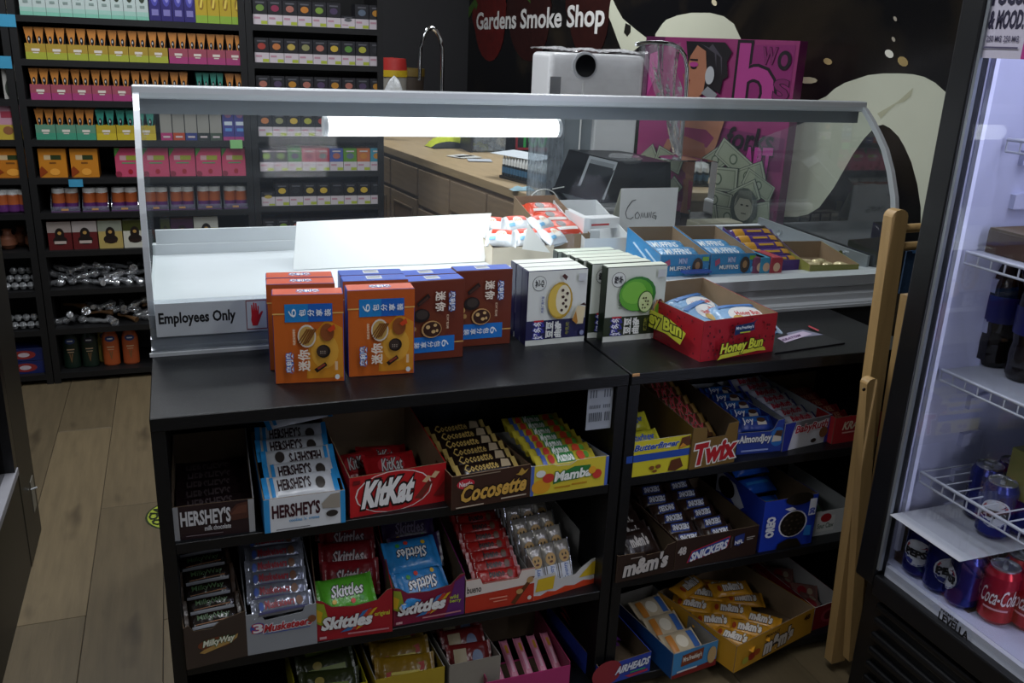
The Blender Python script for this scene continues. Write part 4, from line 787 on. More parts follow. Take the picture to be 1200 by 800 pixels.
for i in range(2): place(sgn, T24['M'] @ TM((.04 + i * .01, .08 + i * .09, .03), .5 - i * .3, .8), '%s green candy pouch in the white tray' % ('front', 'rear')[i], 'green candy pouches')
# bottom shelf
T25 = tray('candy_tray', 'blue and red taffy box at the left end of the bottom right shelf', (700, 806), (761, 786), R3, .25, (700, 783), .07, '#2a3f9a', CARDD, items=[('e', .16, .6, .28, .6, '#8a2a34'), ('t', 'AIRHEADS', .32, .4, .95, .74, '#d6d9e4', '#16205a', .06, .14, .045, .09), ('p', [(.5, .2), (.95, .22), (.95, .1), (.6, .06)], '#a82a4a'), ('r', .6, .26, .9, .32, '#3a9a5a')])
TF, TF2 = foil('#3c1a4a', bump=.3), foil('#8a1f2a', bump=.3)
tf, tf2 = bar('taffy_bar', 'x', 'taffy bar', .036, .15, .014, TF, [('U', 'AIRHEADS', .2, .3, .8, .85, '#8a84a8', None, 0, 0, .04), ('r', .1, .05, .4, .25, '#5a8a4a')]), bar('taffy_bar', 'x', 'taffy bar', .036, .15, .014, TF2, [('U', 'AIRHEADS', .2, .3, .8, .85, '#c8b8bc', None, 0, 0, .04), ('r', .5, .05, .9, .25, '#b8a83a')])
for i in range(4):
    place((tf2, tf)[i % 2], T25['M'] @ TM((.03 + (i % 2) * .045, .13, .055 + (i // 2) * .016), 0, .12), '%s %s taffy bar in the blue box' % (('lower', 'upper')[i // 2], ('red', 'purple')[i % 2]), 'taffy bars')
T26 = tray('candy_tray', 'light blue and red baked snack box on the bottom right shelf', (786.5, 796), (838, 778.5), R3, .27, (789, 767), .062, '#3f83b4', '#8f8a80', side='#1d4f8a', items=[('p', [(0, 0), (1, 0), (1, .26), (0, .14)], '#7a1c1c'), ('p', [(.18, .4), (.2, .84), (.68, .92), (.66, .46)], '#7a3a1e'), ("t", "Mrs.Freshley's", .22, .52, .64, .76, '#dcd8cc', None, 0, .08, .03), ('e', .88, .5, .1, .34, '#b89a6a'), ('r', .1, .20, .55, .26, '#d8d4d0')])
CR = foil('#b9a98c', bump=.35)
cr = bar('cake_pouch', 'x', 'cake pouch', .098, .07, .026, CR, [('r', 0, .1, .2, .9, '#b8752a'), ('e', .45, .5, .2, .3, '#d6cdb8'), ('r', .75, .1, 1, .9, '#3a62a0')])
fill(T26, cr, 3, (.06, .03), (.19, .045), .35, 'cream and blue cake pouch in the light blue box, %s', 'cake pouches', jit=.003)
T27 = tray('candy_tray', 'bright yellow peanut candy box overhanging the bottom right shelf', (859.5, 788.5), (950, 741), R3, .27, (856.5, 761), .075, '#c9942a', CARD, items=[
    ('t', "m&m's", .36, .14, .72, .68, '#ded6cc', '#1a0f0c', .04, .1, .06, .11), ('t', 'PEANUT', .36, .76, .54, .86, '#3a2010', None, 0, .1), ('t', '48', .86, .68, .94, .86, '#3a2010', None, 0, .05, .04), ('e', .20, .34, .045, .14, '#9a2a1c'), ('e', .12, .3, .04, .13, '#a8a03a'), ('e', .26, .42, .04, .12, '#a8481c')])
YM = foil('#c98e24', bump=.45)
ym = bar('candy_pouch', 'x', 'candy pouch', .108, .048, .022, YM, [('t', "m&m's", .22, .2, .85, .85, '#d8d0c6', '#1a0f0c', .04, 0, .06, .1), ('e', .1, .4, .06, .25, '#9a3a1c')])
k = 0
for i, (x, y, z, r) in enumerate([(.05, .05, .04, -1.1), (.10, .05, .045, -.9), (.155, .06, .045, -1.0), (.05, .12, .045, -.7), (.11, .12, .055, -.8), (.17, .13, .06, -.6), (.05, .19, .05, -.9), (.10, .20, .06, -.8), (.16, .20, .06, -.7), (.07, .235, .075, .2), (.15, .16, .082, -.4)]):
    place(ym, T27['M'] @ TM((x, y, z), r, .2, .0), 'yellow peanut candy pouch in the yellow box, ' + ('front left', 'front middle', 'front right', 'centre left', 'centre', 'centre right', 'rear left', 'rear middle', 'rear right', 'top of the pile at the back', 'top of the pile at the right')[i], 'yellow peanut pouches')
T28 = tray('candy_tray', 'dark red cherry candy box at the right of the bottom shelf', (951, 739), (984, 727), R3, .28, (953.5, 713), .085, '#7a1620', '#b9b6b4', side='#7a1620', items=[('e', .55, .5, .3, .3, '#9a3a44'), ('e', .55, .5, .2, .2, '#5a1018')], leftitems=[
    ('e', .3, .6, .14, .3, '#a84a54'), ('t', 'CHERRY', .2, .5, .4, .72, '#4a1018'), ('r', .3, .2, .5, .45, '#8a6a34'), ('t', 'DISPLAY CASE', .66, .5, .96, .68, '#d0c0bc', None, 0, 0, .04), ('r', .72, .3, .95, .38, '#c8b0ac')])
CHR = foil('#9a6a62', bump=.6, rough=.2)
chp = bar('cherry_pouch', 'x', 'candy pouch', .075, .06, .026, CHR, [('e', .4, .5, .2, .3, '#a02430'), ('e', .75, .5, .12, .2, '#b9a48a')])
for i in range(5): place(chp, T28['M'] @ TM((.028 + (i % 2) * .03, .05 + i * .045, .03), .7 * (-1) ** i, .4), 'small red cherry candy pouch in the dark red box, %s from front' % ORD[i], 'cherry candy pouches')

# ================================================================ WALL SHELVING AT THE BACK
SY = 2.47; SD = 0.30; BKW = mat('#09090b', 0.55, var=0.25)
ROWS = [1.492, 1.332, 1.180, 1.026, 0.876, 0.735, 0.578, 0.412, 0.242, 0.045]
def shelving(label, x0, x1, rows, ztop):
    t = thing('shelving_unit', label, 'shelving', (0, 0, 0)); th = .026
    MB().box(x0, SY, 0, x0 + th, SY + SD, ztop, BKW).build('side_panel', t); MB().box(x1 - th, SY, 0, x1, SY + SD, ztop, BKW).build('side_panel', t)
    MB().box(x0 + th, SY + SD - .01, 0, x1 - th, SY + SD, ztop, BKW).build('back_panel', t); MB().box(x0 + th, SY, ztop - .03, x1 - th, SY + SD - .01, ztop, BKW).build('top_panel', t)
    for z in rows: MB().box(x0 + th, SY, z - .024, x1 - th, SY + SD - .01, z, BKW).build('shelf', t)
    return t
BROWS = [1.497, 1.347, 1.196, 1.045, 0.896, 0.745, 0.588, 0.43, 0.26, 0.045]
shelving('black wall shelving unit in the middle, its shelves full of orange and pink packs', -.562, .300, ROWS, 2.1)
shelving('black wall shelving unit on the right full of small black and white boxes', .302, .872, BROWS, 2.1)
shelving('black wall shelving unit cut by the left edge of the photo', -1.25, -.566, ROWS, 2.1)
RN = ['top visible', 'second', 'third', 'fourth', 'fifth', 'sixth', 'seventh', 'eighth', 'ninth', 'bottom']
def sx(x, y): return PY(x, y, SY + .02).x
def rowy(r, x): # photo y of a row's shelf top
    z = ROWS[r]; lo, hi = -60, 500
    for _ in range(24):
        m = (lo + hi) / 2
        if PY(x, m, SY + .02).z > z: lo = m
        else: hi = m
    return lo
def run(proto_fn, r, x0, x1, n, label, group, start=0, dz=0, y=SY + .02, cnt=None):
    """n boxes side by side between photo x0 and x1 on row r"""
    yy = rowy(r, (x0 + x1) / 2); a, b = PY(x0, yy, y).x, PY(x1, yy, y).x; w = (b - a) / n
    pr = proto_fn(w * .97)
    for i in range(n):
        place(pr, TM((a + i * w, y + random.uniform(0, .006), ROWS[r] + dz)), label % ORD[i + start], group)
def vbox(low_, flap, packs, band):      # retail carton with two tapering flaps and sticks between them
    def f(w):
        t = thing('snack_carton', 'x', 'carton'); h, hl = .118, .058; b = MB()
        b.box(0, 0, 0, w, .10, hl, low_); b.box(0, .09, hl, w, .10, h, flap); b.build('carton_body', t)
        a = MB(); hw = w / 2
        for k in range(2):
            x = k * hw; a.prism([(x + hw * .28, .0, hl), (x + hw * .72, .0, hl), (x + hw * .98, .004, h), (x + hw * .02, .004, h)], (0, .006, 0), flap)
        a.build('flap', t)
        for k in range(2):
            x = k * hw; c = MB(); c.box(x + hw * .1, .02, hl, x + hw * .9, .06, h * .86, packs); art(c, flat((x + hw * .3, 0, hl), (1, 0, 0), hw * .4, .035), [('e', .5, .4, .42, .4, '#17171c'), ('e', .42, .45, .15, .15, '#c8c8c8')]); c.build('pack', t)
        d = MB(); art(d, flat((0, 0, 0), (1, 0, 0), w, hl), [('r', 0, 0, 1, .45, band), ('r', .3, .52, .7, .68, '#d8cfc4'), ('r', .36, .38, .64, .46, '#cfc6ba')]); d.build('printed_front', t)
        return t
    return f
def cbox(h, col, items, d=.10, name='carton'):
    return lambda w: carton('snack_' + name, 'x', name, w, d, h, col, items, res=1)
# middle unit
run(cbox(.15, '#b4c2be', [('r', 0, 0, 1, .09, '#7ab8a2'), ('r', 0, .09, 1, .2, '#98bfb2'), ('e', .5, .62, .28, .2, '#2f3a2c'), ('e', .5, .66, .16, .1, '#c8c86a'), ('r', .3, .3, .7, .36, '#7e8f8a')]), 0, 24, 175, 10, 'white and teal carton on the top visible shelf, %s from left', 'white and teal cartons')
run(cbox(.145, '#2c2468', [('e', .5, .6, .32, .22, '#4a48a0'), ('e', .55, .62, .18, .14, '#8a86c8'), ('r', .2, .14, .8, .3, '#7a74b0')]), 0, 176, 230, 4, 'dark blue carton on the top visible shelf, %s from left', 'dark blue cartons')
run(cbox(.145, '#b39a26', [('r', 0, 0, 1, .2, '#86a83a'), ('e', .5, .5, .22, .16, '#8a6a1c'), ('p', [(.35, .4), (.5, .62), (.7, .66), (.55, .4)], '#d8c050')]), 0, 230, 286, 4, 'yellow carton on the top visible shelf, %s from left', 'yellow cartons')
OR_, GY, MG, TL_, YL = '#c07c32', '#a0a63a', '#a03c70', '#2c8a78', '#c2ac2c'
run(vbox('#a58a34', OR_, '#1c1a1c', GY), 1, 31, 198, 7, 'orange and lime carton on the second shelf, %s from left', 'orange and lime cartons')
run(vbox('#9a4a5a', OR_, '#1c1a1c', MG), 1, 199, 287, 4, 'orange and magenta carton on the second shelf, %s from left', 'orange and magenta cartons on the second shelf')
run(vbox('#9a4a5a', OR_, '#1c1a1c', MG), 2, 37, 223, 8, 'orange and magenta carton on the third shelf, %s from left', 'orange and magenta cartons on the third shelf')
run(vbox('#4a8a72', TL_, '#1c1a1c', '#3a7a62'), 2, 231, 264, 2, 'teal carton on the third shelf, %s from left', 'teal cartons on the third shelf')
run(vbox('#9a6a34', OR_, '#1c1a1c', MG), 2, 265, 288, 1, 'single orange carton at the right end of the third shelf, %s', 'right orange carton')
run(vbox('#5a8a72', OR_, '#1c1a1c', '#3f8f72'), 3, 43, 114, 3, 'orange and teal carton on the fourth shelf, %s from left', 'orange and teal cartons')
run(vbox('#b09a2a', TL_, '#1c1a1c', YL), 3, 114, 184, 3, 'teal and yellow carton on the fourth shelf, %s from left', 'teal and yellow cartons')
for i, c in enumerate(('#a8326a', '#b0421f', '#2a3474', '#1f2624', '#3c4a3a')):
    run(cbox(.125, '#8f8c84', [('r', 0, 0, 1, .24, c), ('r', .2, .08, .8, .14, '#c8b8b8')]), 3, 189 + i * 14.5, 203 + i * 14.5, 1, ('grey white carton with a %s foot, fourth shelf, ' % ('magenta', 'red', 'navy', 'black', 'dark green')[i]) + '%s', 'grey white cartons')
run(cbox(.125, '#3c3a86', [('r', 0, 0, 1, .12, '#a03a7a'), ('r', .15, .5, .85, .62, '#c8d0d8'), ('r', .2, .3, .8, .4, '#5a8ac8'), ('e', .5, .84, .3, .1, '#8a5a7a')]), 3, 262, 289, 2, 'blue and purple carton at the right end of the fourth shelf, %s', 'blue and purple cartons')
ORX = [('r', .2, .62, .44, .78, '#c8b088'), ('r', .44, .62, .82, .78, '#2c3a1c'), ('r', .38, .48, .62, .54, '#7a4a14'), ('e', .55, .2, .18, .12, '#e09a3a'), ('p', [(0, 0), (.3, .2), (.1, .4), (0, .3)], '#8a3a10')]
run(cbox(.115, '#c07a1e', ORX), 4, 47.5, 81, 1, 'orange gummy box on the fifth shelf, %s from left', 'orange gummy boxes')
run(cbox(.115, '#c07a1e', ORX), 4, 84.5, 118, 1, 'orange gummy box on the fifth shelf, second from left%s', 'orange gummy boxes')
PNX = [('r', .18, .58, .44, .74, '#c8a0a4'), ('r', .42, .58, .84, .74, '#9aa03a'), ('r', .25, .46, .75, .50, '#5a9a6a'), ('e', .55, .18, .09, .09, '#a01c2c'), ('p', [(0, 1), (0, .7), (.2, .96), (.2, 1)], '#4f8a3a'), ('e', .1, .1, .12, .1, '#8a2a40')]
run(cbox(.118, '#c04868', PNX), 4, 136.5, 291, 5, 'pink gummy box on the fifth shelf, %s from left', 'pink gummy boxes')
JB = mat('#7a3c3a', .3, var=.1)
def jarproto(c1, c2):
    t = thing('candy_jar', 'x', 'jar'); MB().lathe([(0, 0), (.024, 0), (.0255, .004), (.0255, .03)], (0, 0, 0), c2, 14).build('jar_foot', t)
    MB().lathe([(.0255, .03), (.0255, .066), (.022, .072)], (0, 0, 0), c1, 14).build('jar_body', t)
    MB().lathe([(.0245, .070), (.0245, .088), (.023, .09), (0, .09)], (0, 0, 0), WHITEP, 14).build('lid', t); return t
jar = jarproto('#a8562a', '#5a2a66'); jn = 0
PLB = glass('tray_clear', (.95, .95, .97), 1.0, .05, base=.10)
for i, (xa, xb) in enumerate([(60, 96), (97, 130), (131, 165), (170, 200), (200, 231), (232, 262), (263, 293)]):
    a, b = sx(xa, 247), sx(xb, 247); w = b - a - .006
    t = thing('clear_tray', 'clear plastic jar tray on the sixth shelf, %s from left' % ORD[i], 'tray', (a, SY + .02, ROWS[5]), 0, 'clear jar trays')
    MB().box(0, 0, 0, w, .07, .004, '#5a3a66').build('tray_base', t); MB().box(0, 0, .004, w, .003, .022, PLB).build('tray_lip', t); MB().box(w * .35, -.001, .006, w * .6, 0, .014, '#b98a5a').build('price_label', t)
    for s_ in (0, w - .003): MB().prism([(s_, 0, .022), (s_, .07, .004), (s_, .07, .085), (s_, .055, .088)], (.003, 0, 0), PLB).build('tray_side', t)
    for k in range(2):
        place(jar, TM((a + w * (.27 + .46 * k), SY + .055, ROWS[5] + .005)), 'orange and purple candy jar with a white lid, %s jar of %s tray from left' % (('left', 'right')[k], ORD[i]), 'candy jars')
# owl boxes row 7
for i, (xa, xb, c, tc) in enumerate([(58, 86, '#5a1a1c', '#9a8f8a'), (87, 116, '#5e1c1e', '#a89f9c'), (117, 145, '#b09a5a', '#8a8f80'), (146, 173, '#c4c2b4', '#3c4018'), (190, 201, '#c4c2b4', '#3c4018'), (202, 228, '#b0562a', '#3c1c3a'), (229, 257, '#a89a5e', '#b9b9b2')]):
    its = [('r', 0, .62, 1, 1, tc), ('e', .5, .56, .2, .22, '#1c1412'), ('e', .5, .34, .3, .16, '#1c1412'), ('r', .25, .22, .75, .32, '#2a1a16' if i > 1 else '#b8a8a0'), ('e', .5, .6, .08, .06, '#b0894a')]
    if i == 5: its.append(('r', 0, 0, 1, .3, '#3a7a3a'))
    r_ = 6; yy = rowy(r_, xa); a, b = PY(xa, yy, SY + .02).x, PY(xb, yy, SY + .02).x
    pr = carton('snack_carton', '%s carton with a dark figure on the seventh shelf, %s from left' % (('dark red', 'dark red', 'tan', 'white', 'narrow white', 'orange and green', 'tan')[i], ORD[i]), 'carton', b - a, .09, .118 if i < 6 else .125, c, its, res=1); pr.location = (a, SY + .02, ROWS[r_])
# foil wrapped glass pieces
fp = MB()
def lump(L_, r0, r1, m, seed):
    rn = random.Random(seed); pth = []; rr = []; n_ = 7
    for i in range(n_):
        f = i / (n_ - 1); pth.append((L_ * (f - .5), rn.uniform(-.004, .004), rn.uniform(-.003, .003))); rr.append((r0 + (r1 - r0) * abs(math.sin(f * 5 + seed)) + .002) * rn.uniform(.75, 1.25))
    return MB().tube(pth, rr, m, 7)
SHN = mat('#dcdee2', .2, .8, var=.3, scale=70, bump=1.0, bscale=60); CLG = mat('#b0b2b4', .1, .6, var=.6, scale=60, bump=.8, bscale=50)
lumps = [lump(.085, .008, .016, SHN, i + 1).build('glass_piece') for i in range(3)] + [lump(.11, .005, .012, CLG, 9).build('glass_piece'), MB().tube([(-.05, 0, 0), (0, 0, .004), (.05, 0, 0)], [.007, .006, .014], mat('#7a5a3c', .3, .3, var=.4), 7).build('glass_piece')]
for o in lumps: meta(o, 'x', 'glass piece')
def pile(r, n, xa, xb, kinds, word):
    a, b = sx(xa, rowy(r, xa)), sx(xb, rowy(r, xb))
    for i in range(n):
        f = (i + .5) / n; x = a + (b - a) * f
        lay = i % 3
        place(lumps[kinds[i % len(kinds)]], TM((x, SY + .05 + .05 * random.random() + .03 * lay, ROWS[r] + .014 + .024 * lay), random.uniform(-1.4, .6), 0, random.uniform(-.35, .35)), '%s piece on the %s shelf, one of a loose row' % (word, RN[r]), 'foil pieces on the %s shelf' % RN[r])
pile(7, 46, 60, 298, (0, 1, 2, 0, 3), 'shiny foil wrapped'); pile(8, 38, 70, 300, (1, 3, 4, 0, 2), 'shiny glass or foil')
# bottles on the bottom shelf
def bottle(col, lab, x, y=446, cap='#1c1c1e', seal='#223a72'):
    t = thing('lotion_bottle', lab, 'bottle', (sx(x, y), SY + .07, ROWS[9])); b = MB()
    pr = [(0, 0), (.030, 0), (.034, .006), (.034, .11), (.031, .135), (.022, .155), (.014, .162), (.014, .168)]
    b.lathe(pr, (0, 0, 0), mat(col, .3), 16)
    for k, v in enumerate(b.v): b.v[k] = V((v.x, v.y * .55, v.z))
    b.build('bottle_body', t); c = MB().lathe([(.017, .165), (.018, .168), (.017, .192), (0, .194)], (0, 0, 0), cap, 14); c.build('cap', t)
    l = MB(); art(l, lambda a, b_, k: V(((a - .5) * .05, -math.sqrt(max(0, 1 - ((a - .5) * .05 / .034) ** 2)) * .0187 - k, .03 + .11 * b_)), [('e', .5, .86, .4, .12, seal), ('r', .28, .84, .72, .89, '#c8ccd4'), ('r', .2, .5, .8, .54, '#c8a888'), ('r', .25, .4, .75, .43, '#c8a888'), ('p', [(.35, .35), (.45, .35), (.5, .1), (.55, .35), (.65, .35), (.52, 0), (.48, 0)], '#7a5a3a')], sub=4); l.build('label', t); return t
bottle('#16281f', 'black and green lotion bottle on the bottom shelf, the left one', 86)
bottle('#16281f', 'black and green lotion bottle on the bottom shelf, the right one', 108, seal='#1c1c30')
bottle('#a89a52', 'pale yellow lotion bottle behind the orange ones', 126).location.y += .05
bottle('#b0542a', 'orange lotion bottle on the bottom shelf, the left one', 133, cap='#b0542a'); bottle('#a8502a', 'orange lotion bottle on the bottom shelf, the right one', 156, cap='#a8502a')
# coloured notes on shelf edges
def note(x, y, w, h, c, lab):
    p = PY(x, y, SY - .003); b = MB().box(0, 0, 0, w, .0012, h, c); o = b.build('sticky_note', loc=p); meta(o, lab, 'note')
note(81, 219, .052, .03, '#3f93b8', 'blue sticky note on the shelf edge under the orange gummy boxes'); note(270, 174, .05, .036, '#86c07a', 'green sticky note on the shelf edge above the pink gummy boxes')
# left unit (cut by the frame)
def lx(x, r): return PY(x, rowy(r, 20), SY + .02).x
def lbox(r, xr, h, w, c, its, lab): b = carton('snack_carton', lab, 'carton', w, .1, h, c, its, res=1); b.location = (lx(xr, r) - w, SY + .02, ROWS[r])
lbox(0, 12, .10, .14, '#b5ab92', [('t', '. . . .', .6, .1, .95, .2, '#3a3a3a')], 'beige box at the left edge on the top visible shelf')
note(0, 31, .055, .045, '#3f93b8', 'blue sticky note on the upper left shelf edge'); note(0, 80, .042, .045, '#3f93b8', 'blue sticky note on the left shelf edge below the other one')
lbox(2, 26, .13, .06, '#a4a29c', [('e', .5, .3, .4, .3, '#3a4038')], 'grey white box at the left edge on the third shelf')
lbox(3, 33, .135, .13, '#b98a9a', [('r', 0, 0, 1, .42, '#b9a03a'), ('r', .35, .62, .8, .8, '#9c3a4c'), ('e', .5, .26, .14, .12, '#8a5a3a')], 'pink and yellow gummy box at the left edge on the fourth shelf')
lbox(4, 36, .115, .13, '#b8701c', ORX, 'orange gummy box at the left edge on the fifth shelf')
for i, x in enumerate((3, 16, 30)): place(jar, TM((lx(x, 5), SY + .05, ROWS[5] + .003)), 'orange and purple candy jar at the left edge, %s from left' % ORD[i], 'candy jars at the left edge')
cl = MB().lathe([(0, 0), (.02, .002), (.034, .02), (.032, .045), (.018, .06), (.016, .075), (.02, .08), (.015, .082)], (0, 0, 0), mat('#7a4a34', .5), 16).build('clay_pot'); meta(cl, 'x', 'pot')
for i, (x, dy) in enumerate(((8, .03), (22, .09), (38, .04))): place(cl, TM((lx(x, 6), SY + .05 + dy, ROWS[6])), 'brown clay pot on the seventh shelf at the left edge, %s from left' % ORD[i], 'clay pots')
sph = MB().lathe([(0, 0), (.011, .004), (.0165, .0165), (.011, .029), (0, .033)], (0, 0, 0), mat('#9a9c9e', .1, .5, var=.7, scale=50, bump=.7), 12).build('glass_ball'); meta(sph, 'x', 'glass ball')
for r, n_ in ((7, 14), (8, 9)):
    for i in range(n_): place(sph, TM((lx(8 + (i % 5) * 9.5 + (i // 5) * 4, r), SY + .04 + .02 * (i // 5), ROWS[r] + .028 * (i // 5))), 'clear glass ball in the heap on the %s shelf at the left edge' % RN[r], 'glass balls on the %s shelf' % RN[r])
for i in range(2):
    b = carton('snack_carton', 'dark blue and red snack box on the bottom left shelf, the %s one' % ('lower', 'upper')[i], 'carton', .15, .1, .055, '#16235a', [('e', .5, .5, .3, .35, '#8a2a2a'), ('e', .5, .5, .15, .18, '#c0b0b8')], res=1); b.location = (lx(60, 9) - .17, SY + .03, ROWS[9] + .057 * i)
# right unit: rows of small black and white boxes
fr = ['#6a8a3a', '#8a2a4a', '#a8685a', '#c07a2a', '#7a9a3a', '#4a3a5a', '#5a5a5e', '#5c6a7c', '#b8802a']; fr2 = ['#b06a5a', '#a03a30', '#c8a83a', '#b8703a', '#5a8a3a', '#b8a04a', '#a8a83a', '#8a8a5a', '#2a2a2e']
col5 = ['#222430', '#1c1c22', '#3c7a3a', '#a8485a', '#a02a44', '#4a5a9a', '#5a8a2a', '#b8683a', '#3a8aa0']
for r in range(7):
    z = BROWS[r]
    for i in range(9):
        if r == 0: h = .098 if i != 6 else .05
        else: h = .098
        w = .0585; x0 = .333 + i * .0602
        if r == 5 and i == 0: h = .06
        base = col5[i] if r == 4 else '#1b1b20'; c = (fr, fr2, fr, fr2, fr, fr2, fr)[r][(i * (r + 1) + r) % 9]
        its = [('r', 0, 0, 1, .40 * .098 / h, '#c9bfc4'), ('r', .55, .02, .98, .15, '#a8b43a'), ('r', .08, .22, .5, .3, '#b88a98'), ('e', .5, .66, .28, .13, c), ('r', .2, .84, .8, .90, '#5a5a60' if r != 4 else '#c8c0c0')]
        t = carton('flavour_box', '%s box from left, %s row down, black and white boxes of the right shelving' % (ORD[i], ORD[r]) if r != 4 else '%s coloured box from left, %s row down on the right shelving' % (ORD[i], ORD[r]), 'carton', w, .09, h, base, its, res=1, group='small boxes on the right shelving')
        t.location = (x0, SY + .015 + random.uniform(0, .004), z)

# ================================================================ WOODEN COUNTER ALONG THE RIGHT WALL
WA = math.atan2(1.325 - 1.10, 3.4 - 1.7)
wc = thing('wooden_counter', 'long wooden base cabinet run with a wood worktop behind the case', 'counter', (1.325, 1.7, 0), WA)
# local: x to the wall, y along the run away from the viewer
WL = 3.7
MB().rbox(-.02, 0, .862, .50, WL, .90, OAKT, .003).build('worktop', wc)
MB().box(0.0, .02, .08, .46, WL, .862, OAK).build('carcass', wc)
MB().box(.05, .03, 0, .46, WL, .08, '#1c1712').build('kick_board', wc)
for i in range(9):
    y0 = .05 + i * .40
    if i % 3 == 2: lst = ((.66, .84, 'drawer'), (.40, .64, 'drawer'), (.12, .38, 'drawer'))
    else: lst = ((.70, .84, 'drawer'), (.12, .68, 'door'))
    for z0, z1, nm in lst:
        d = MB().rbox(-.018, y0, z0, 0, y0 + .38, z1, OAK, .003); o = d.build(nm, wc)
        if z1 - z0 > .2:
            e = MB().box(-.0185, y0 + .05, z0 + .05, -.0175, y0 + .33, z1 - .05, mat('#735a40', .5, var=.28, scale=6, stretch=(10, 1, 10))); 
            for (ya, yb, za, zb) in ((.05, .33, z0 + .05, z0 + .058), (.05, .33, z1 - .058, z1 - .05), (.05, .058, z0 + .05, z1 - .05), (.322, .33, z0 + .05, z1 - .05)): e.box(-.023, y0 + ya, za, -.018, y0 + yb, zb, OAK)
            e.build('panel', o)
WM = TM((1.325, 1.7, 0), WA)
def onw(o, x, y, z=.901, rz=0, lab=None):
    M = WM @ TM((x, y, z), rz); o.matrix_world = M; return o
sk = MB(); sk.box(.10, 2.35, .901, .46, 2.95, .905, mat('#4c5054', .3, .7)); sk.box(.13, 2.40, .905, .43, 2.90, .906, '#1a1c1e'); sk.build('sink', wc, 'dark metal sink basin')
fc = MB(); fc.tube([(0, 0, 0), (0, 0, .16)], .013, CHROME, 10); pth = [(0, 0, .16)] + [(-.07 + .07 * math.cos(a * .2), 0, .30 + .075 * math.sin(a * .2) * 1.6) for a in range(0, 17)] + [(-.14, 0, .22)]
fc.tube(pth, .011, CHROME, 10); o = fc.build('faucet'); q = PY(518, 110, 3.9); o.location = (q.x, 3.9, .9); o.scale = (1, 1, 1.5); meta(o, 'chrome gooseneck faucet behind the display case rail', 'faucet')
def glove(c1, c2, lab, x, y, rz):
    b = MB()
    b.grid(lambda u, v: V(((u - .5) * .26, (v - .5) * .13, .002 + .055 * math.sin(math.pi * u) ** .5 * math.sin(math.pi * v) ** .6 * (1 + .3 * math.sin(u * 17 + v * 9)))), 14, 8, c1)
    b.grid(lambda u, v: V(((u - .5) * .20 - .03, (v - .5) * .05 - .055, .004 + .030 * math.sin(math.pi * u) ** .5 * math.sin(math.pi * v) ** .5)), 10, 5, c2)
    o = b.build('work_gloves'); meta(o, lab, 'gloves'); M = TM((x, y, .902), rz); o.matrix_world = M; return o
YG = mat('#b5bf26', .8, var=.12, bump=.3)
q = PZ(527, 170, .91); glove(YG, mat('#15161a', .8), 'folded neon yellow and black cloth on the wooden worktop', q.x, q.y, .15)
q = PZ(560, 174, .91); glove(YG, mat('#15161a', .8), 'small neon yellow cloth end beside the clear tub', q.x, q.y, -.3).scale = (.5, .6, .7)
pp = MB(); 
for (x, y, r, c) in ((548, 184, .2, '#b9b8b2'), (562, 188, -.2, '#a9aeb6'), (540, 183, .5, '#c9c8c4')):
    q = PZ(x, y, .903); o = MB().rbox(-.06, -.045, 0, .06, .045, .003, mat(c, .7), .001, 1).build('paper_slip'); o.matrix_world = TM((q.x, q.y, .903), r); meta(o, {548: 'crumpled white paper slip on the wooden worktop, middle one', 562: 'bluish paper slip nearest the lighter display', 540: 'pale paper slip nearest the yellow cloth'}[x], 'paper')
# clear tub with a dark side, open sign, bottle display
q = PZ(588, 183, .90)
t = thing('storage_tub', 'clear plastic tub with a white lid on the wooden worktop', 'tub', (q.x - .02, q.y + .25, .901)); TUBM = glass('tub', (.8, .83, .86), 1.2, .15, base=.25)
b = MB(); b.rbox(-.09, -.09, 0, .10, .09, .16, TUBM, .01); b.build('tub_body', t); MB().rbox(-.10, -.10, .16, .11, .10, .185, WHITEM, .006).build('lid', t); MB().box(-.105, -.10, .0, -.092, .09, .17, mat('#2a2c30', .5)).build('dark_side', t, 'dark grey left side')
q = PZ(620, 178, .90)
t = thing('neon_sign', 'red framed black sign with green letters on the wooden worktop', 'sign', (q.x - .06, q.y + .06, .905), -.12); b = MB().box(0, 0, 0, .34, .02, .12, '#141416'); b.build('sign_board', t)
a = MB(); 
for r_ in ((0, .0, .34, .012), (0, .108, .34, .12), (0, 0, .012, .12), (.328, 0, .34, .12)): a.box(r_[0], -.004, r_[1], r_[2], 0, r_[3], '#a0242e')
a.build('red_frame', t); a = MB(); art(a, flat((0, -.001, 0), (1, 0, 0), .34, .12), [('t', 'TOO', .10, .16, .52, .80, '#2fa84c', None, 0, 0, .06), ('t', 'AN', .56, .16, .88, .80, '#2fa84c', None, 0, 0, .06)]); a.build('lettering', t)
t = thing('display_tray', 'black tray base for small bottles near the end of the worktop', 'tray', (0, 0, 0)); q = PZ(585, 208, .901); q2 = PZ(640, 222, .901); rz = math.atan2(q2.y - q.y, q2.x - q.x)
t.matrix_world = TM(q, rz); DL = (q2 - q).length
MB().box(0, 0, 0, DL, .13, .012, '#17181a').build('tray_base', t)
bt = thing('small_bottle', 'x', 'bottle'); MB().lathe([(0, 0), (.0095, 0), (.0095, .045), (.007, .05)], (0, 0, 0), mat('#16222a', .3), 10).build('bottle_body', bt); MB().lathe([(.0085, .048), (.0085, .066), (.0045, .078), (.003, .086), (0, .087)], (0, 0, 0), WHITEP, 10).build('cap', bt)
MB().lathe([(.0097, .012), (.0097, .038)], (0, 0, 0), '#3f6a8a', 10).build('label', bt)
nb = max(6, int(DL / .0215))
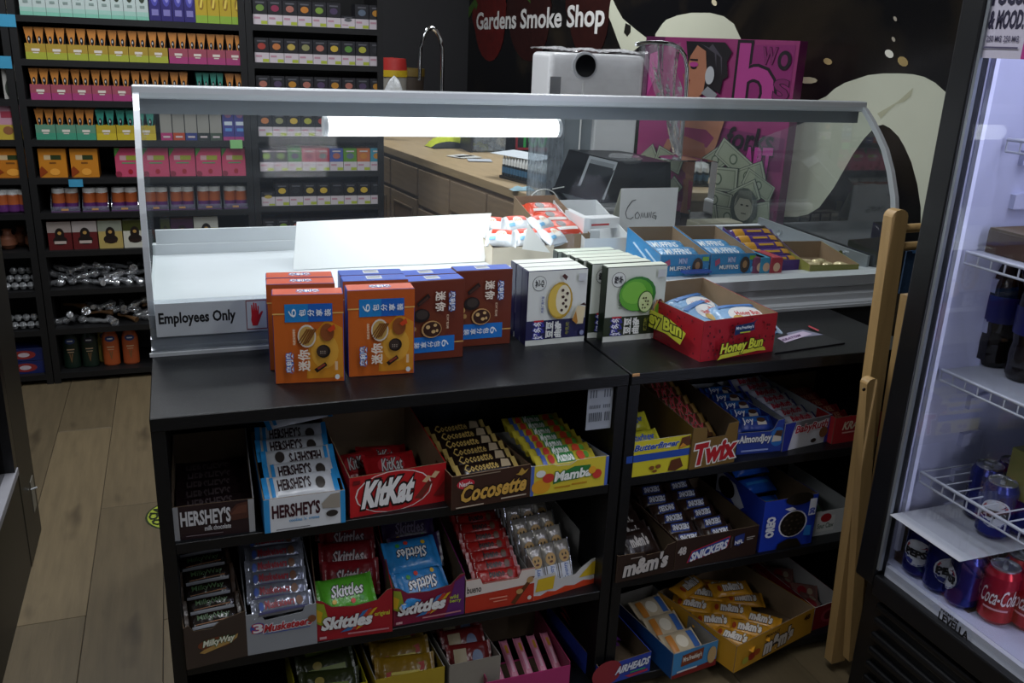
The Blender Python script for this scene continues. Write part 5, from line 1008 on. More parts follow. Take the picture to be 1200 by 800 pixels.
for j in range(4):
    for i in range(nb): place(bt, TM(q, rz) @ TM((.012 + i * (DL - .024) / (nb - 1), .016 + j * .03, .0125)), 'small dark bottle with a white cap, %s row, %s from left' % (('front', 'second', 'third', 'rear')[j], ORD[i]), 'small bottles')
pr = MB().box(0, 0, 0, .30, .14, .0015, mat('#c4cad0', .6)); o = pr.build('paper_sheet'); o.matrix_world = TM(q + V((-.03, .05, .101)), rz + .12, .05); meta(o, 'white sheet lying on top of the small bottles', 'paper')
q = PZ(612, 220, .91); o = MB().grid(lambda u, v: V(((u - .5) * .10, (v - .5) * .05, .018 * math.sin(math.pi * u) * math.sin(math.pi * v) * (1 + .4 * math.sin(9 * u)))), 10, 6, mat('#8fb0bc', .8)).build('blue_cloth'); o.location = (q.x, q.y, .902); meta(o, 'pale blue tissue at the worktop end', 'tissue')
# far end clutter above the rail
def clut(px, py, Y, bld, lab, name, cat): p = PY(px, py, Y); o = bld.build(name, loc=(p.x, Y, .902)); meta(o, lab, cat); return o
tb = MB().lathe([(0, 0), (.085, 0), (.095, .32), (.095, .33)], (0, 0, 0), mat('#8f8c84', .5), 18, m_of=lambda i: mat('#8f8c84', .5)); tb.lathe([(.1, .33), (.1, .37), (0, .372)], (0, 0, 0), mat('#b79a22', .4), 18); tb.lathe([(.098, .37), (.09, .44), (0, .445)], (0, 0, 0), mat('#a02a26', .4), 18)
clut(459, 100, 4.3, tb, 'tall pale tub with a yellow and red lid behind the right shelving', 'plastic_tub', 'tub')
tb = MB().lathe([(0, 0), (.10, 0), (.11, .30), (.11, .32)], (0, 0, 0), mat('#3c332c', .5), 18); tb.lathe([(.115, .32), (.115, .37), (0, .375)], (0, 0, 0), mat('#5e4c1c', .5), 18)
clut(478, 100, 4.7, tb, 'dim brown tub with a dull yellow lid, farther back', 'plastic_tub', 'tub')
def crump(w, h, m, seed, d=.1, n_=10):
    rn = random.Random(seed); ph = [rn.uniform(0, 6) for _ in range(6)]
    def f(u, v):
        a = u * 2 * math.pi; r = 1 + .16 * math.sin(3 * a + ph[0] + 4 * v) + .10 * math.sin(7 * a + ph[1] + 9 * v) + .06 * math.sin(13 * a + ph[2]); s_ = (math.sin(math.pi * min(1, .08 + .92 * v) ** .7)) ** .5 if v < 1 else .0
        return V((math.cos(a) * w / 2 * r * s_, math.sin(a) * d / 2 * r * s_, h * v * (1 + .05 * math.sin(5 * a + ph[3]))))
    return MB().grid(f, 28, n_, m)
BAGW = mat('#b9bcbe', .35, var=.15, bump=.8, bscale=25)
clut(462, 100, 3.95, crump(.12, .25, BAGW, 3), 'crumpled white plastic bag beside the right shelving', 'plastic_bag', 'bag').location.z = .99
b = MB().box(-.05, 0, 0, .05, .03, .17, '#a9822c'); b.box(-.02, -.001, .03, .03, 0, .09, '#7a5c1e'); clut(458, 100, 3.7, b, 'yellow paper envelope standing beside the shelving', 'envelope', 'envelope').location.z = .94
clut(490, 100, 3.9, crump(.15, .20, BAGW, 5), 'white plastic bag of cups left of the faucet', 'plastic_bag', 'bag').location.z = .95
# things behind the case at the right
ct = thing('checkout_table', 'dark table behind the display case carrying the till', 'table', (0, 0, 0))
MB().rbox(1.20, 1.12, .80, 2.15, 1.655, .835, mat('#1f2022', .4), .004).build('tabletop', ct)
for x in (1.24, 2.1):
    for y in (1.16, 1.60): MB().box(x - .02, y - .02, 0, x + .02, y + .02, .80, '#17181a').build('leg', ct)
# lattice basket
b = MB(); 
for i in range(7): b.tube([(1.25 + i * .045, 1.14, .84), (1.25 + i * .045, 1.14, .92)], .004, '#17181a', 6)
for z in (.842, .88, .92): b.tube([(1.25, 1.14, z), (1.52, 1.14, z)], .003, '#17181a', 6)
b.box(1.26, 1.16, .838, 1.52, 1.30, .90, mat('#8f8a78', .6)); o = b.build('wire_basket'); meta(o, 'black wire basket with papers under the black payment screen', 'basket')
b = MB().rbox(1.70, 1.13, .836, 1.88, 1.22, .895, mat('#8c8a78', .5), .004)
for i in range(3): b.box(1.80, 1.128, .846 + i * .016, 1.87, 1.131, .852 + i * .016, '#1c1c18')
o = b.build('vent_box'); meta(o, 'beige slotted machine under the pink poster', 'machine')
# payment terminal
TLp, TRp, BRp, BLp = PY(667, 175, 1.36), PY(725, 189, 1.28), PY(702, 238, 1.18), PY(648, 223, 1.26)
R1p, R2p = PY(786, 190, 1.38), PY(786, 236, 1.36); BKp = R1p + (TLp - TRp)
t = thing('payment_terminal', 'black slanted payment terminal with a small grey screen', 'terminal', (0, 0, 0)); b = MB()
R2b = R2p; BB = V((TLp.x, TLp.y + .12, BLp.z)); Bq = R2p + (BLp - BRp)
b.add([TLp, TRp, BRp, BLp, R1p, R2b, BKp, Bq], [(3, 2, 1, 0), (2, 5, 4, 1), (0, 1, 4, 6), (5, 7, 6, 4), (7, 3, 0, 6), (2, 3, 7, 5)], mat('#08090c', 0.3, var=.2, spec=.3)); b.build('housing', t)
u_ = (TRp - TLp); v_ = (BLp - TLp); nn = u_.cross(v_).normalized(); nn = nn if nn.dot(CP - TLp) > 0 else -nn
mf = lambda a, b_, k: TLp + u_ * a + v_ * (1 - b_) + nn * k
a = MB(); art(a, mf, [('r', .42, .06, .99, .97, '#8e9498'), ('r', .47, .10, .95, .90, mat('#2a2d30', .2)), ('r', .47, .80, .95, .90, '#6e7478')]); a.build('screen', t, 'grey framed dark screen')
s_ = MB(); s_.tube([PY(648, 222, 1.30), PY(660, 235, 1.26), PY(664, 250, 1.24), PY(663, 268, 1.24), V((PY(663, 275, 1.24).x, 1.24, .837))], .016, BLK, 10); s_.build('stand_arm', t)
o = MB().lathe([(0, 0), (.09, 0), (.09, .006), (0, .008)], (1.45, 1.36, .836), BLK, 20); o.build('stand_foot', t)
c = V(PY(637, 238, 1.22)); b = MB().tube([c + V((.053 * math.cos(a * .3), 0, .047 * math.sin(a * .3))) for a in range(21)], .0022, WHITEP, 6, closed=True); b.tube([c + V((.03, 0, .047)), c + V((.08, .02, .05))], .002, WHITEP, 6); o = b.build('white_cable'); meta(o, 'white looped cable hanging at the till', 'cable')
# glass dish with a plastic film on the terminal
q = PY(733, 188, 1.37); b = MB().lathe([(0, 0), (.06, .0), (.085, .01), (.088, .02), (.075, .028), (0, .036)], (0, 0, 0), PLASTIC, 26)
o = b.build('plastic_dome', loc=(q.x - .03, 1.37, q.z - .01)); meta(o, 'clear crumpled plastic dish on top of the payment terminal', 'dish')
# white machine
t = thing('white_machine', 'white appliance with a round black lens, wrapped in clear film', 'appliance', (0, 0, 0)); Ym = 1.44
a_, b_ = PY(645, 64, Ym), PY(756, 78, Ym); x0, x1 = a_.x, b_.x; zt = (a_.z + b_.z) / 2 + .022
MB().rbox(x0, Ym, zt - .20, x1, Ym + .18, zt, WHITEM, .018, 4).build('head', t)
MB().box(x0 + .004, Ym - .002, zt - .17, x0 + .044, Ym, zt - .08, mat('#5c6368', .3)).build('side_window', t, 'grey window')
q = PY(685, 77, Ym)
MB().tube([(q.x, Ym - .006, q.z), (q.x, Ym + .01, q.z)], .047, mat('#c9cdd2', .3), 28).build('lens_ring', t); MB().tube([(q.x, Ym - .012, q.z), (q.x, Ym, q.z)], .038, BLKG, 28).build('lens', t, 'black lens')
MB().rbox(x0 + .19, Ym + .01, .90, x1 - .01, Ym + .17, zt - .2, WHITEM, .006).build('column', t)
MB().rbox(x0 + .08, Ym + .03, .90, x0 + .19, Ym + .17, zt - .2, mat('#8e979d', .3), .004).build('grey_column', t); MB().tube([(q.x, Ym, q.z - .05), (q.x, Ym, 1.0)], .0035, WHITEP, 6).build('thin_tube', t)
MB().rbox(x0 - .0, Ym - .01, .836, x1, Ym + .18, .90, WHITEM, .01).build('base', t)
MB().rbox(x0 + .0, Ym + .02, .90, x0 + .08, Ym + .17, zt - .2, glass('tank', (.8, .85, .88), 1.2, .1, base=.3), .004).build('water_tank', t)
FILM = glass('film', (.99, .99, .99), 0.6, .2, base=.12, haze=(.95, .92, .94)); b = MB()
b.grid(lambda u, v: V((x0 - .006 + (x1 - x0 + .012) * u, Ym - .007 - .004 * abs(math.sin(u * 23 + v * 9)), zt - .17 + (.178 + .006 * math.sin(u * 19)) * v)), 40, 14, FILM)
b.grid(lambda u, v: V((x0 - .006 + (x1 - x0 + .012) * u, Ym - .007 + .19 * v, zt + .008 + .006 * math.sin(u * 19) * (1 - v) + .008 * abs(math.sin(u * 13 + v * 7)))), 40, 10, FILM)
o = b.build('plastic_film'); meta(o, 'clear crinkled plastic film over the white appliance head', 'film')
# chrome goose neck wrapped in film
t = thing('chrome_stand', 'chrome hook stand wrapped in clear plastic before the pink poster', 'stand', (0, 0, 0)); Yc = 1.30
pts = [PY(x, y, Yc) for x, y in ((745, 52), (760, 50), (775, 50), (788, 52), (797, 57), (803, 66), (805, 80), (804, 110), (801, 140), (798, 168), (797, 184))]
MB().tube(pts, .0075, CHROME, 10).build('hook', t); q = PY(797, 186, Yc); MB().lathe([(0, .012), (.02, .012), (.075, .004), (.078, 0), (0, 0)], (q.x, Yc, q.z), CHROME, 26).build('base_disc', t)
MB().rbox(q.x - .02, Yc - .08, .836, q.x + .11, Yc + .08, q.z - .001, glass('stand_glass', (.86, .88, .88), 1.0, .03), .004).build('glass_box', t, 'glass box under the hook')
def ff(u, v):
    p = PY(752 + 46 * u + 0 * v, 60, Yc); top = PY(750 + 52 * u, 52, Yc).z; w = (1 - v) ** 1.1; cx = q.x
    x = cx - .01 + (p.x - cx) * (w * .95 + .1); z = top + (q.z + .02 - top) * v
    return V((x, Yc - .012 + .018 * math.sin(u * 13 + v * 7) + .012 * math.sin(u * 29 + v * 17), z + .006 * math.sin(u * 20)))
MB().grid(ff, 24, 20, glass('bag_film', (.9, .92, .94), 2.2, .12, base=.16, haze=(.95, .95, .97))).build('plastic_wrap', t)
# pink poster box
pr_ = PY(922, 160, 1.2)
Pb, Pa = V((2.068, 1.197, 0)), V((1.815, 1.851, 0)); u = (Pb - Pa); W_ = u.length; u.normalize(); z0, z1 = .845, 1.515
t = thing('poster_box', 'large pink printed box with a drawn woman and banknotes', 'box', (0, 0, 0)); nrm = u.cross(V((0, 0, 1)))
PKC = '#983670'; b = MB(); A = V((Pa.x, Pa.y, z0)); b.prism([A, A + u * W_, A + u * W_ + V((0, 0, z1 - z0)), A + V((0, 0, z1 - z0))], -nrm * .05, PKC, '#6e2058'); b.build('box_body', t)
SKN, SK2, HR = '#b0765a', '#9a5f46', '#17141a'
def bill(cx, cy, w, h, r):
    c, s_ = math.cos(r), math.sin(r); R = lambda x, y: (cx + x * c - y * s_ * .9, cy + x * s_ * 1.1 + y * c)
    q = lambda a, b_: [R(-a, -b_), R(a, -b_), R(a, b_), R(-a, b_)]
    return [('p', q(w, h), '#3a4440'), ('p', q(w * .96, h * .94), '#a3ab98'), ('p', q(w * .86, h * .8), '#76806e'), ('p', q(w * .82, h * .72), '#9aa38e'), ('e', cx, cy, w * .22, h * .5, '#5c6a58'), ('e', cx, cy, w * .15, h * .36, '#a3ab98')]
it = [('r', 0, 0, 1, 1, PKC), ('p', [(0, .6), (.12, .8), (.14, 1), (0, 1)], '#5e1a4c'), ('p', [(.04, .66), (.1, .78), (.1, .92), (.04, .9)], '#c04a94'), ('p', [(.55, .30), (.99, .32), (.99, .5), (.6, .52)], '#7c2460'), ('p', [(.62, .62), (.66, .97), (.98, .98), (.98, .72), (.9, .6)], '#8c286c'),
      ('t', 'b', .66, .60, .88, .97, '#b2408c', '#1c101c', 0, 0, .02, .05), ('t', 'S', .89, .70, .97, .80, '#7c2460', '#1c101c', 0, 0, .03, .05), ('t', 'W', .80, .88, .88, .96, '#7c2460', '#1c101c', 0, 0, .03, .05), ('e', .93, .9, .04, .05, '#1c101c'), ('e', .93, .9, .02, .03, '#7c2460'),
      ('t', 'forks', .63, .41, .92, .53, '#1a0f1a', None, .05, .1, .02), ('t', 'ART', .76, .28, .93, .42, '#c0409a', '#3a1030', 0, .1, .06, .1),
      ('p', [(.30, .98), (.33, .84), (.40, .74), (.46, .70), (.50, .66), (.53, .72), (.56, .70), (.57, .78), (.60, .80), (.585, .88), (.61, .93), (.56, .98)], HR), ('p', [(.46, .95), (.54, .90), (.56, .80), (.55, .90), (.48, .97)], '#4a4650'), ('p', [(.40, .97), (.50, .92), (.52, .84), (.51, .93)], '#4a4650'), ('p', [(.33, .64), (.31, .76), (.34, .90), (.38, .96), (.44, .93), (.46, .82), (.45, .70), (.40, .66)], SKN), ('e', .335, .765, .02, .008, '#7a1c30'), ('p', [(.30, .80), (.325, .79), (.33, .77), (.31, .77)], SK2), ('e', .37, .84, .022, .012, '#1c1216'), ('e', .37, .855, .03, .014, '#b0408a'), ('r', .34, .875, .395, .885, '#1c1216'), ('e', .335, .755, .016, .014, '#a0283c'), ('e', .485, .80, .03, .05, '#b9bcc0'), ('p', [(.44, .70), (.52, .66), (.55, .70), (.48, .74)], '#8e9196'),
      ('p', [(.30, .62), (.34, .68), (.42, .68), (.55, .66), (.62, .58), (.58, .42), (.52, .28), (.48, .12), (.46, .0), (.38, .0), (.40, .18), (.38, .30), (.30, .38), (.32, .5)], SKN),
      ('p', [(.32, .50), (.36, .40), (.52, .40), (.56, .46), (.5, .5), (.4, .5)], '#8a2c5c'), ('p', [(.30, .40), (.36, .45), (.50, .42), (.53, .30), (.48, .22), (.38, .24), (.30, .32)], SK2),
      ('p', [(.38, .20), (.48, .22), (.52, .04), (.46, -.0), (.40, .0)], SK2), ('p', [(.42, .2), (.49, .18), (.48, .03), (.43, .02)], '#9c2450'), ('p', [(.18, .30), (.24, .42), (.28, .42), (.25, .28), (.2, .22)], SKN)]
for bb in ((.08, .28, .10, .05, .6), (.18, .18, .11, .055, -.7), (.27, .30, .10, .05, -.3), (.10, .10, .10, .06, -.2), (.30, .10, .10, .05, .9), (.60, .34, .12, .06, .6), (.72, .36, .12, .06, -.5), (.82, .28, .11, .055, .4), (.90, .24, .10, .05, -.4), (.64, .24, .13, .07, .05), (.80, .16, .12, .06, .5), (.64, .12, .11, .06, -.1), (.90, .08, .11, .06, .3), (.74, .04, .12, .055, .0), (.58, .02, .10, .05, .3)): it += bill(*bb)
it += [('e', .84, .11, .085, .11, '#4e5650'), ('e', .84, .12, .06, .085, '#a9ab9c'), ('p', [(.78, .10), (.80, .20), (.88, .21), (.90, .12), (.87, .16), (.81, .16)], '#6a7068'), ('r', .82, .12, .835, .128, '#2c302c'), ('r', .855, .12, .87, .128, '#2c302c'), ('r', .83, .075, .86, .08, '#3c403c'), ('e', .15, .13, .07, .11, '#4e5650'), ('e', .155, .14, .05, .08, '#a0a494')]
k_ = [max(0, min(1, 0))]
a = MB(); mfp = flat(A, u, W_, z1 - z0); mfc = lambda x, y, k: mfp(min(1, max(0, x)), min(1, max(0, y)), k); art(a, mfc, it, e0=.001, de=.0004, res=3); a.build('printed_front', t)

# ================================================================ DRINKS FRIDGE (front faces left, X = FX)
FX, FY0, FY1, FZ = 1.36, -.195, -1.02, 2.05
FB = mat('#0d0e11', .4, var=.2); FRI = mat('#b9bcd6', .35, var=.03)
t = thing('drinks_fridge', 'tall black glass door fridge with lit bluish white interior', 'fridge', (0, 0, 0))
FD = .60; X1 = FX + .04 + FD
ZS = .405          # sill height
MB().rbox(FX + .04, FY1, .05, X1, FY0, ZS - .01, FB, .004).build('base_housing', t)
MB().box(FX + .04, FY0 - .02, ZS - .01, X1, FY0, FZ, FB).build('side_panel', t); MB().box(FX + .04, FY1, ZS - .01, X1, FY1 + .02, FZ, FB).build('side_panel', t)
MB().box(X1 - .02, FY1 + .02, ZS - .01, X1, FY0 - .02, FZ, FB).build('back_panel', t); MB().box(FX + .04, FY1 + .02, FZ - .1, X1 - .02, FY0 - .02, FZ, FB).build('top_panel', t)
yi0, yi1 = FY0 - .045, FY1 + .045
li = MB(); li.box(FX + .045, yi0, ZS, X1 - .02, FY0 - .02, FZ - .1, FRI); li.box(FX + .045, FY1 + .02, ZS, X1 - .02, yi1, FZ - .1, FRI); li.box(X1 - .04, yi1, ZS, X1 - .02, yi0, FZ - .1, FRI); li.box(FX + .03, yi1, ZS - .01, X1 - .04, yi0, ZS + .025, FRI)
li.build('liner', t, 'bluish white inner liner')
for i in range(15):      # shelf brackets on the far inner wall
    z = .52 + i * .085
    for x in (FX + .17, FX + .48): MB().prism([(x, yi0, z), (x + .05, yi0, z), (x + .05, yi0, z + .032), (x, yi0, z + .028)], (0, -.012, 0), FRI).build('shelf_bracket', t)
# door frame
for nm, bx in (('door_stile', (FY0 + .0, FY0 - .055, ZS - .03, FZ)), ('door_stile', (FY1 + .055, FY1, ZS - .03, FZ)), ('door_rail', (FY0 - .055, FY1 + .055, ZS - .05, ZS)), ('door_rail', (FY0 - .055, FY1 + .055, FZ - .1, FZ))):
    MB().rbox(FX, bx[1], bx[2], FX + .035, bx[0], bx[3], FB, .005).build(nm, t)
MB().box(FX + .004, FY0 - .062, ZS + .012, FX + .012, FY0 - .055, FZ - .1, mat('#8d9298', .3, .5)).build('door_edging', t, 'silver inner edging')
MB().box(FX + .012, FY1 + .055, ZS + .012, FX + .017, FY0 - .055, FZ - .1, GLASSF).build('door_glass', t)
for i in range(7): MB().rbox(FX + .015, FY1 + .03, .09 + i * .038, FX + .045, FY0 - .06, .108 + i * .038, FB, .006).build('grille_louvre', t)
MB().box(FX + .03, FY1 + .02, .05, FX + .04, FY0 - .03, ZS - .04, FB).build('grille_panel', t)
lg = MB(); mf = lambda a, b_, k: V((FX + .040 + .02 * (b_), FY0 - .185 - a * .115, ZS + .0256 + k))
# lettering on the front sill
s0, s1, s2 = PX(1096, 716, FX - .001), PX(1131, 738, FX - .001), PX(1098, 708, FX - .001)
lg.box(FX + .018, FY1 + .06, ZS, FX + .034, FY0 - .066, ZS + .024, mat('#c9ccd8', .35))
mf = lambda a, b_, k: V((FX + .0115 - k, s0.y + (s1.y - s0.y) * a, ZS + .002 + b_ * .017))
art(lg, mf, [('t', 'LEVELLA', 0, 0, 1, 1, '#101014', None, 0, 0, .04)]); mf2 = lambda a, b_, k: V((FX + .0115 - k, s0.y - .002 + (s1.y - s0.y) * a * .6, ZS + .022 + b_ * .006)); art(lg, mf2, [('t', 'PREMIUM', 0, 0, 1, 1, '#101014')])
lg.build('front_sill', t, 'pale sill with black lettering')
led = MB().box(FX + .05, yi0 - .012, ZS + .05, FX + .06, yi0 - .002, FZ - .12, mat('#dfe2ff', .4, emit=0)); led.build('led_strip', t)
ld = bpy.data.lights.new('fridge_light', 'AREA'); ld.shape = 'RECTANGLE'; ld.size = .45; ld.size_y = .3; ld.energy = 4.0; ld.color = (.82, .84, 1); lo = bpy.data.objects.new('fridge_light', ld); COL.objects.link(lo); lo.location = (FX + .26, (FY0 + FY1) / 2, FZ - .13)
ld = bpy.data.lights.new('fridge_strip', 'AREA'); ld.shape = 'RECTANGLE'; ld.size = .04; ld.size_y = 1.4; ld.energy = 3.2; ld.color = (.82, .84, 1); lo = bpy.data.objects.new('fridge_strip', ld); COL.objects.link(lo)
lo.location = (FX + .06, FY1 + .075, 1.2); lo.rotation_euler = (math.radians(90), 0, math.radians(-12))
WIRE = mat('#c3c6cf', .35)
def wshelf(z, lab, lip=True, solid=False, x0=FX + .075):
    o = thing('wire_shelf', lab, 'shelf', (0, 0, 0)); x1 = X1 - .05; ya, yb = yi0 - .01, yi1 + .01
    b = MB(); n_ = int((ya - yb) / .03)
    if not solid:
        for i in range(n_ + 1): y = ya - i * (ya - yb) / n_; b.tube([(x0, y, z), (x1, y, z)], .0018, WIRE, 5, cap=False)
        for x in (x0 + .14, x0 + .28, x0 + .42): b.tube([(x, ya, z - .003), (x, yb, z - .003)], .0035, WIRE, 6)
        b.build('wires', o)
    else: MB().box(x0, yb, z - .003, x1, ya, z + .001, mat('#a9acb6', .5)).build('shelf_liner', o)
    f = MB(); f.tube([(x0, ya, z), (x0, yb, z)], .0035, WIRE, 6); f.tube([(x0, ya, z - .022), (x0, yb, z - .022)], .0025, WIRE, 6)
    for i in range(n_ + 1): y = ya - i * (ya - yb) / n_; f.tube([(x0, y, z), (x0, y, z - .022)], .0018, WIRE, 5, cap=False)
    f.build('front_wires', o); return o
zz = lambda y0: PX(1095, y0, FX + .075).z
wshelf(PX(1073, 549, FX + .075).z, 'lower white wire shelf over the blue cans'); wshelf(PX(1095, 429, FX + .075).z, 'white wire shelf holding the dark bottles', solid=True)
wshelf(PX(1125, 293, FX + .075).z, 'white wire shelf holding the brown carton', solid=True); o = wshelf(PX(1155, 160, FX + .12).z, 'uppermost white wire shelf of the fridge', x0=FX + .12)
ZW1, ZW2, ZW3 = PX(1073, 549, FX + .075).z, PX(1095, 429, FX + .075).z, PX(1125, 293, FX + .075).z
# cans
def can(body, face, lab):
    t = thing('drink_can', lab, 'can'); R_ = .033
    MB().lathe([(.022, 0), (.026, .003), (R_, .012), (R_, .105), (.027, .118)], (0, 0, 0), mat(body, .22, .55, var=.08), 24).build('can_body', t)
    MB().lathe([(.027, .118), (.0275, .1215), (.025, .1225), (.024, .119), (0, .119)], (0, 0, 0), mat('#aeb2b8', .25, .9), 24).build('can_top', t)
    b = MB().tube([(.006, 0, .1205), (-.012, 0, .1205)], .005, mat('#9a9ea4', .3, .9), 6); b.build('pull_tab', t)
    def mfn(a0, span):
        return lambda a, b_, k: V((math.cos(a0 + span * (a - .5)) * (R_ + k), math.sin(a0 + span * (a - .5)) * (R_ + k), .018 + .084 * b_))
    a = MB()
    for a0 in (0, math.pi): art(a, mfn(a0, 2.3), face, sub=8)
    a.build('label', t); return t
pf = [('e', .5, .5, .40, .36, '#c9ccd4'), ('p', [(.16, .60), (.22, .70), (.34, .80), (.5, .83), (.66, .80), (.78, .70), (.84, .60), (.6, .66), (.4, .56)], '#a01f2e'), ('p', [(.14, .36), (.4, .30), (.6, .40), (.86, .36), (.76, .24), (.62, .18), (.5, .165), (.38, .18), (.24, .24)], '#1c2b7a'), ('t', 'PEPSI', .18, .40, .82, .58, '#121218', None, 0, 0, .06)]
cf = [('t', 'Coca-Cola', .04, .34, .96, .74, '#dcdcdc', None, .06, .10, .01), ('r', .2, .22, .8, .27, '#c89aa0')]
cp = can('#1a2470', pf, 'x'); cc = can('#a81a26', cf, 'x')
def at(px, py, z): q = PZ(px, py, z); return q
zb = ZS + .025
qs = PZ(1113, 661, zb + .1255); ys_ = qs.y
for i, (px, py, rz) in enumerate(((1066, 672, 3.6), (1090, 690, 4.3), (1116, 708, 5.6))):
    q = PZ(px, py, zb); place(cp, TM((q.x + .02, q.y, zb), rz), 'blue cola can in the carton at the fridge bottom, %s from left' % ORD[i], 'blue cans in the carton')
# blue side of the pack, carton base and white cardboard layer
a_, b_, c_ = PZ(1040, 676, zb), PZ(1118, 720, zb), PZ(1140, 716, zb)
X0c = a_.x; Yc0 = min(a_.y, yi0 - .004); b = MB(); b.box(FX + .055, ys_, zb, FX + .42, yi0 - .003, zb + .002, CARDD); b.box(FX + .055, yi0 - .006, zb, FX + .42, yi0 - .003, zb + .10, CARDD); b.box(FX + .10, ys_ - .003, zb, FX + .42, ys_, zb + .115, mat('#1c2468', .4)); o = b.build('can_carton'); meta(o, 'torn cardboard carton holding the lower blue cans', 'carton')
zt_ = .556 if False else zb + .1255; qs = PZ(1113, 661, zt_); ys_, xs_ = qs.y, PZ(1064, 618, zt_).x; b = MB().rbox(xs_, ys_, zt_, FX + .45, yi0 - .02, zt_ + .0025, mat('#b4b6bc', .6), .001, 1); o = b.build('cardboard_sheet'); meta(o, 'pale cardboard sheet lying on the lower blue cans', 'cardboard')
for i in range(3):
    for j in range(5):
        if j == 0 and i == 0: pass
        y = yi0 - .045 - i * .068; x = FX + .10 + j * .067
        if j > 0 and y - .034 > ys_: place(cp, TM((x + .03, y, zb + .001), 2.5 + i), 'blue cola can hidden under the sheet, row %s, %s from front' % (ORD[i], ORD[j]), 'blue cans under the sheet')
for i in range(4):
    for j in range(3):
        qc = PZ(1134, 607, zt_ + .003) if i == 0 else PZ(1148, 628, zt_ + .003) if i == 1 else PZ(1180, 625, zt_ + .003)
        place(cp, TM((qc.x + .03 + j * .068, qc.y - .075 * max(0, i - 2), zt_ + .003), (4.9, 3.75, 5.2, 3.6)[i]), 'blue cola can standing on the sheet, %s row from the far wall, %s from front' % (ORD[i], ORD[j]), 'blue cans on the sheet')
for i, (px, py, rz) in enumerate(((1157, 726, 3.75), (1178, 712, 4.5), (1196, 735, 3.5))):
    q = PZ(px, py, zb); place(cc, TM((q.x + .015, q.y, zb), rz), ('red cola can, front one in the fridge', 'red cola can behind the front one', 'red cola can cut by the right edge')[i], 'red cans')
# dark bottles
def cola():
    t = thing('cola_bottle', 'x', 'bottle'); R_ = .034
    MB().lathe([(.02, 0), (.028, .002), (.033, .012), (.0325, .03), (.034, .05), (.031, .075), (.034, .095)], (0, 0, 0), mat('#120b0a', .12), 20).build('bottle_base', t)
    MB().lathe([(.034, .095), (.0345, .10), (.0345, .145), (.034, .15)], (0, 0, 0), mat('#20246e', .35), 20).build('label', t)
    MB().lathe([(.034, .15), (.033, .17), (.024, .20), (.015, .222), (.014, .235)], (0, 0, 0), mat('#140d0c', .12), 20).build('bottle_neck', t); MB().lathe([(.0155, .233), (.0155, .25), (0, .251)], (0, 0, 0), '#1c2a80', 16).build('cap', t)
    return t
cb = cola()
for i, (px, py) in enumerate(((1160, 427), (1196, 445))):
    q = PZ(px, py, ZW2)
    for j in range(3): place(cb, TM((q.x + j * .072, q.y, ZW2 + .002)), 'dark cola bottle with a blue label, %s column, %s from front' % (('left', 'right')[i], ORD[j]), 'cola bottles')
b = MB().box(FX + .11, -.60, ZW3 + .002, FX + .50, yi0 - .02, ZW3 + .045, mat('#4a3526', .6)); b.box(FX + .112, -.6, ZW3 + .045, FX + .5, yi0 - .02, ZW3 + .05, CARDD); o = b.build('brown_carton'); meta(o, 'low brown carton on the upper fridge shelf', 'carton')
b = carton('drink_carton', 'pale yellow and blue carton under the bottle shelf in the fridge', 'carton', .3, .25, .10, '#77773c', [('r', 0, .5, 1, .66, '#3a3a7a'), ('r', 0, .1, 1, .2, '#3a3a7a')], res=1); b.location = (FX + .17, -.62, ZW1 + .002); b.rotation_euler = (0, 0, 0)
# sticker at the top of the door
b = MB(); mf = lambda a, b_, k: V((FX + .0095 - k, -.245 - a * .26, 1.478 + b_ * .14))
art(b, mf, [('r', 0, 0, .36, 1, '#b9b4c4'), ('r', .36, 0, 1, 1, '#a8307c'), ('t', '& MOOD.', .05, .36, .33, .56, '#26223a', None, 0, 0, .05), ('t', 'FOCUS', .05, .64, .33, .84, '#26223a', None, 0, 0, .05), ('t', '250 MG', .06, .20, .18, .27, '#4a4660'), ('t', '250 MG', .20, .20, .32, .27, '#4a4660'), ('r', .05, .12, .33, .14, '#4a4660')] + [('e', .47 + .035 * math.cos(i), .42 + .13 * math.sin(i), .012, .045, '#d8a8c8') for i in range(6)] + [('e', .47, .42, .018, .06, '#e0c0d4')], e0=.0002)
o = b.build('door_sticker'); meta(o, 'white and pink sticker at the top of the fridge door', 'sticker')

# ================================================================ FOLDED WOODEN FRAME (folding chair) BETWEEN CABINET AND FRIDGE
t = thing('folding_chair', 'folded pine wood chair with blue canvas leaning beside the fridge', 'folding chair', (0, 0, 0))
def bar3(p0, p1, w, d, nm, lab=None, rnd=True):
    p0, p1 = V(p0), V(p1); zc = (p1 - p0); L_ = zc.length; M = Matrix.Translation(p0) @ zc.to_track_quat('Z', 'Y').to_matrix().to_4x4()
    b = MB(); x = V((1, 0, 0)); b.T = None; zc.normalize(); x = (V((1, 0, 0)) - zc * zc.x).normalized(); y = zc.cross(x)
    M = Matrix((( x.x, y.x, zc.x, p0.x), (x.y, y.y, zc.y, p0.y), (x.z, y.z, zc.z, p0.z), (0, 0, 0, 1)))
    bb = MB(); pts = [(-w / 2, 0, 0), (w / 2, 0, 0)] + [(w / 2 * math.cos(a * math.pi / 6), 0, L_ - w * .35 + w * .35 * math.sin(a * math.pi / 6)) for a in range(7)]
    bb.prism([(a, -d / 2, c) for a, _, c in pts], (0, d, 0), PINE); bb.v = [M @ v for v in bb.v]; return bb.build(nm, t, lab, bevel=.003)
bar3(PY(978, 772, -.075), PY(1050, 250, -.075) + V((0, 0, .01)), .042, .026, 'long_rail')
bar3(PY(997, 770, -.11) + V((.0, 0, 0)), PY(1019, 442, -.11), .030, .022, 'short_rail')
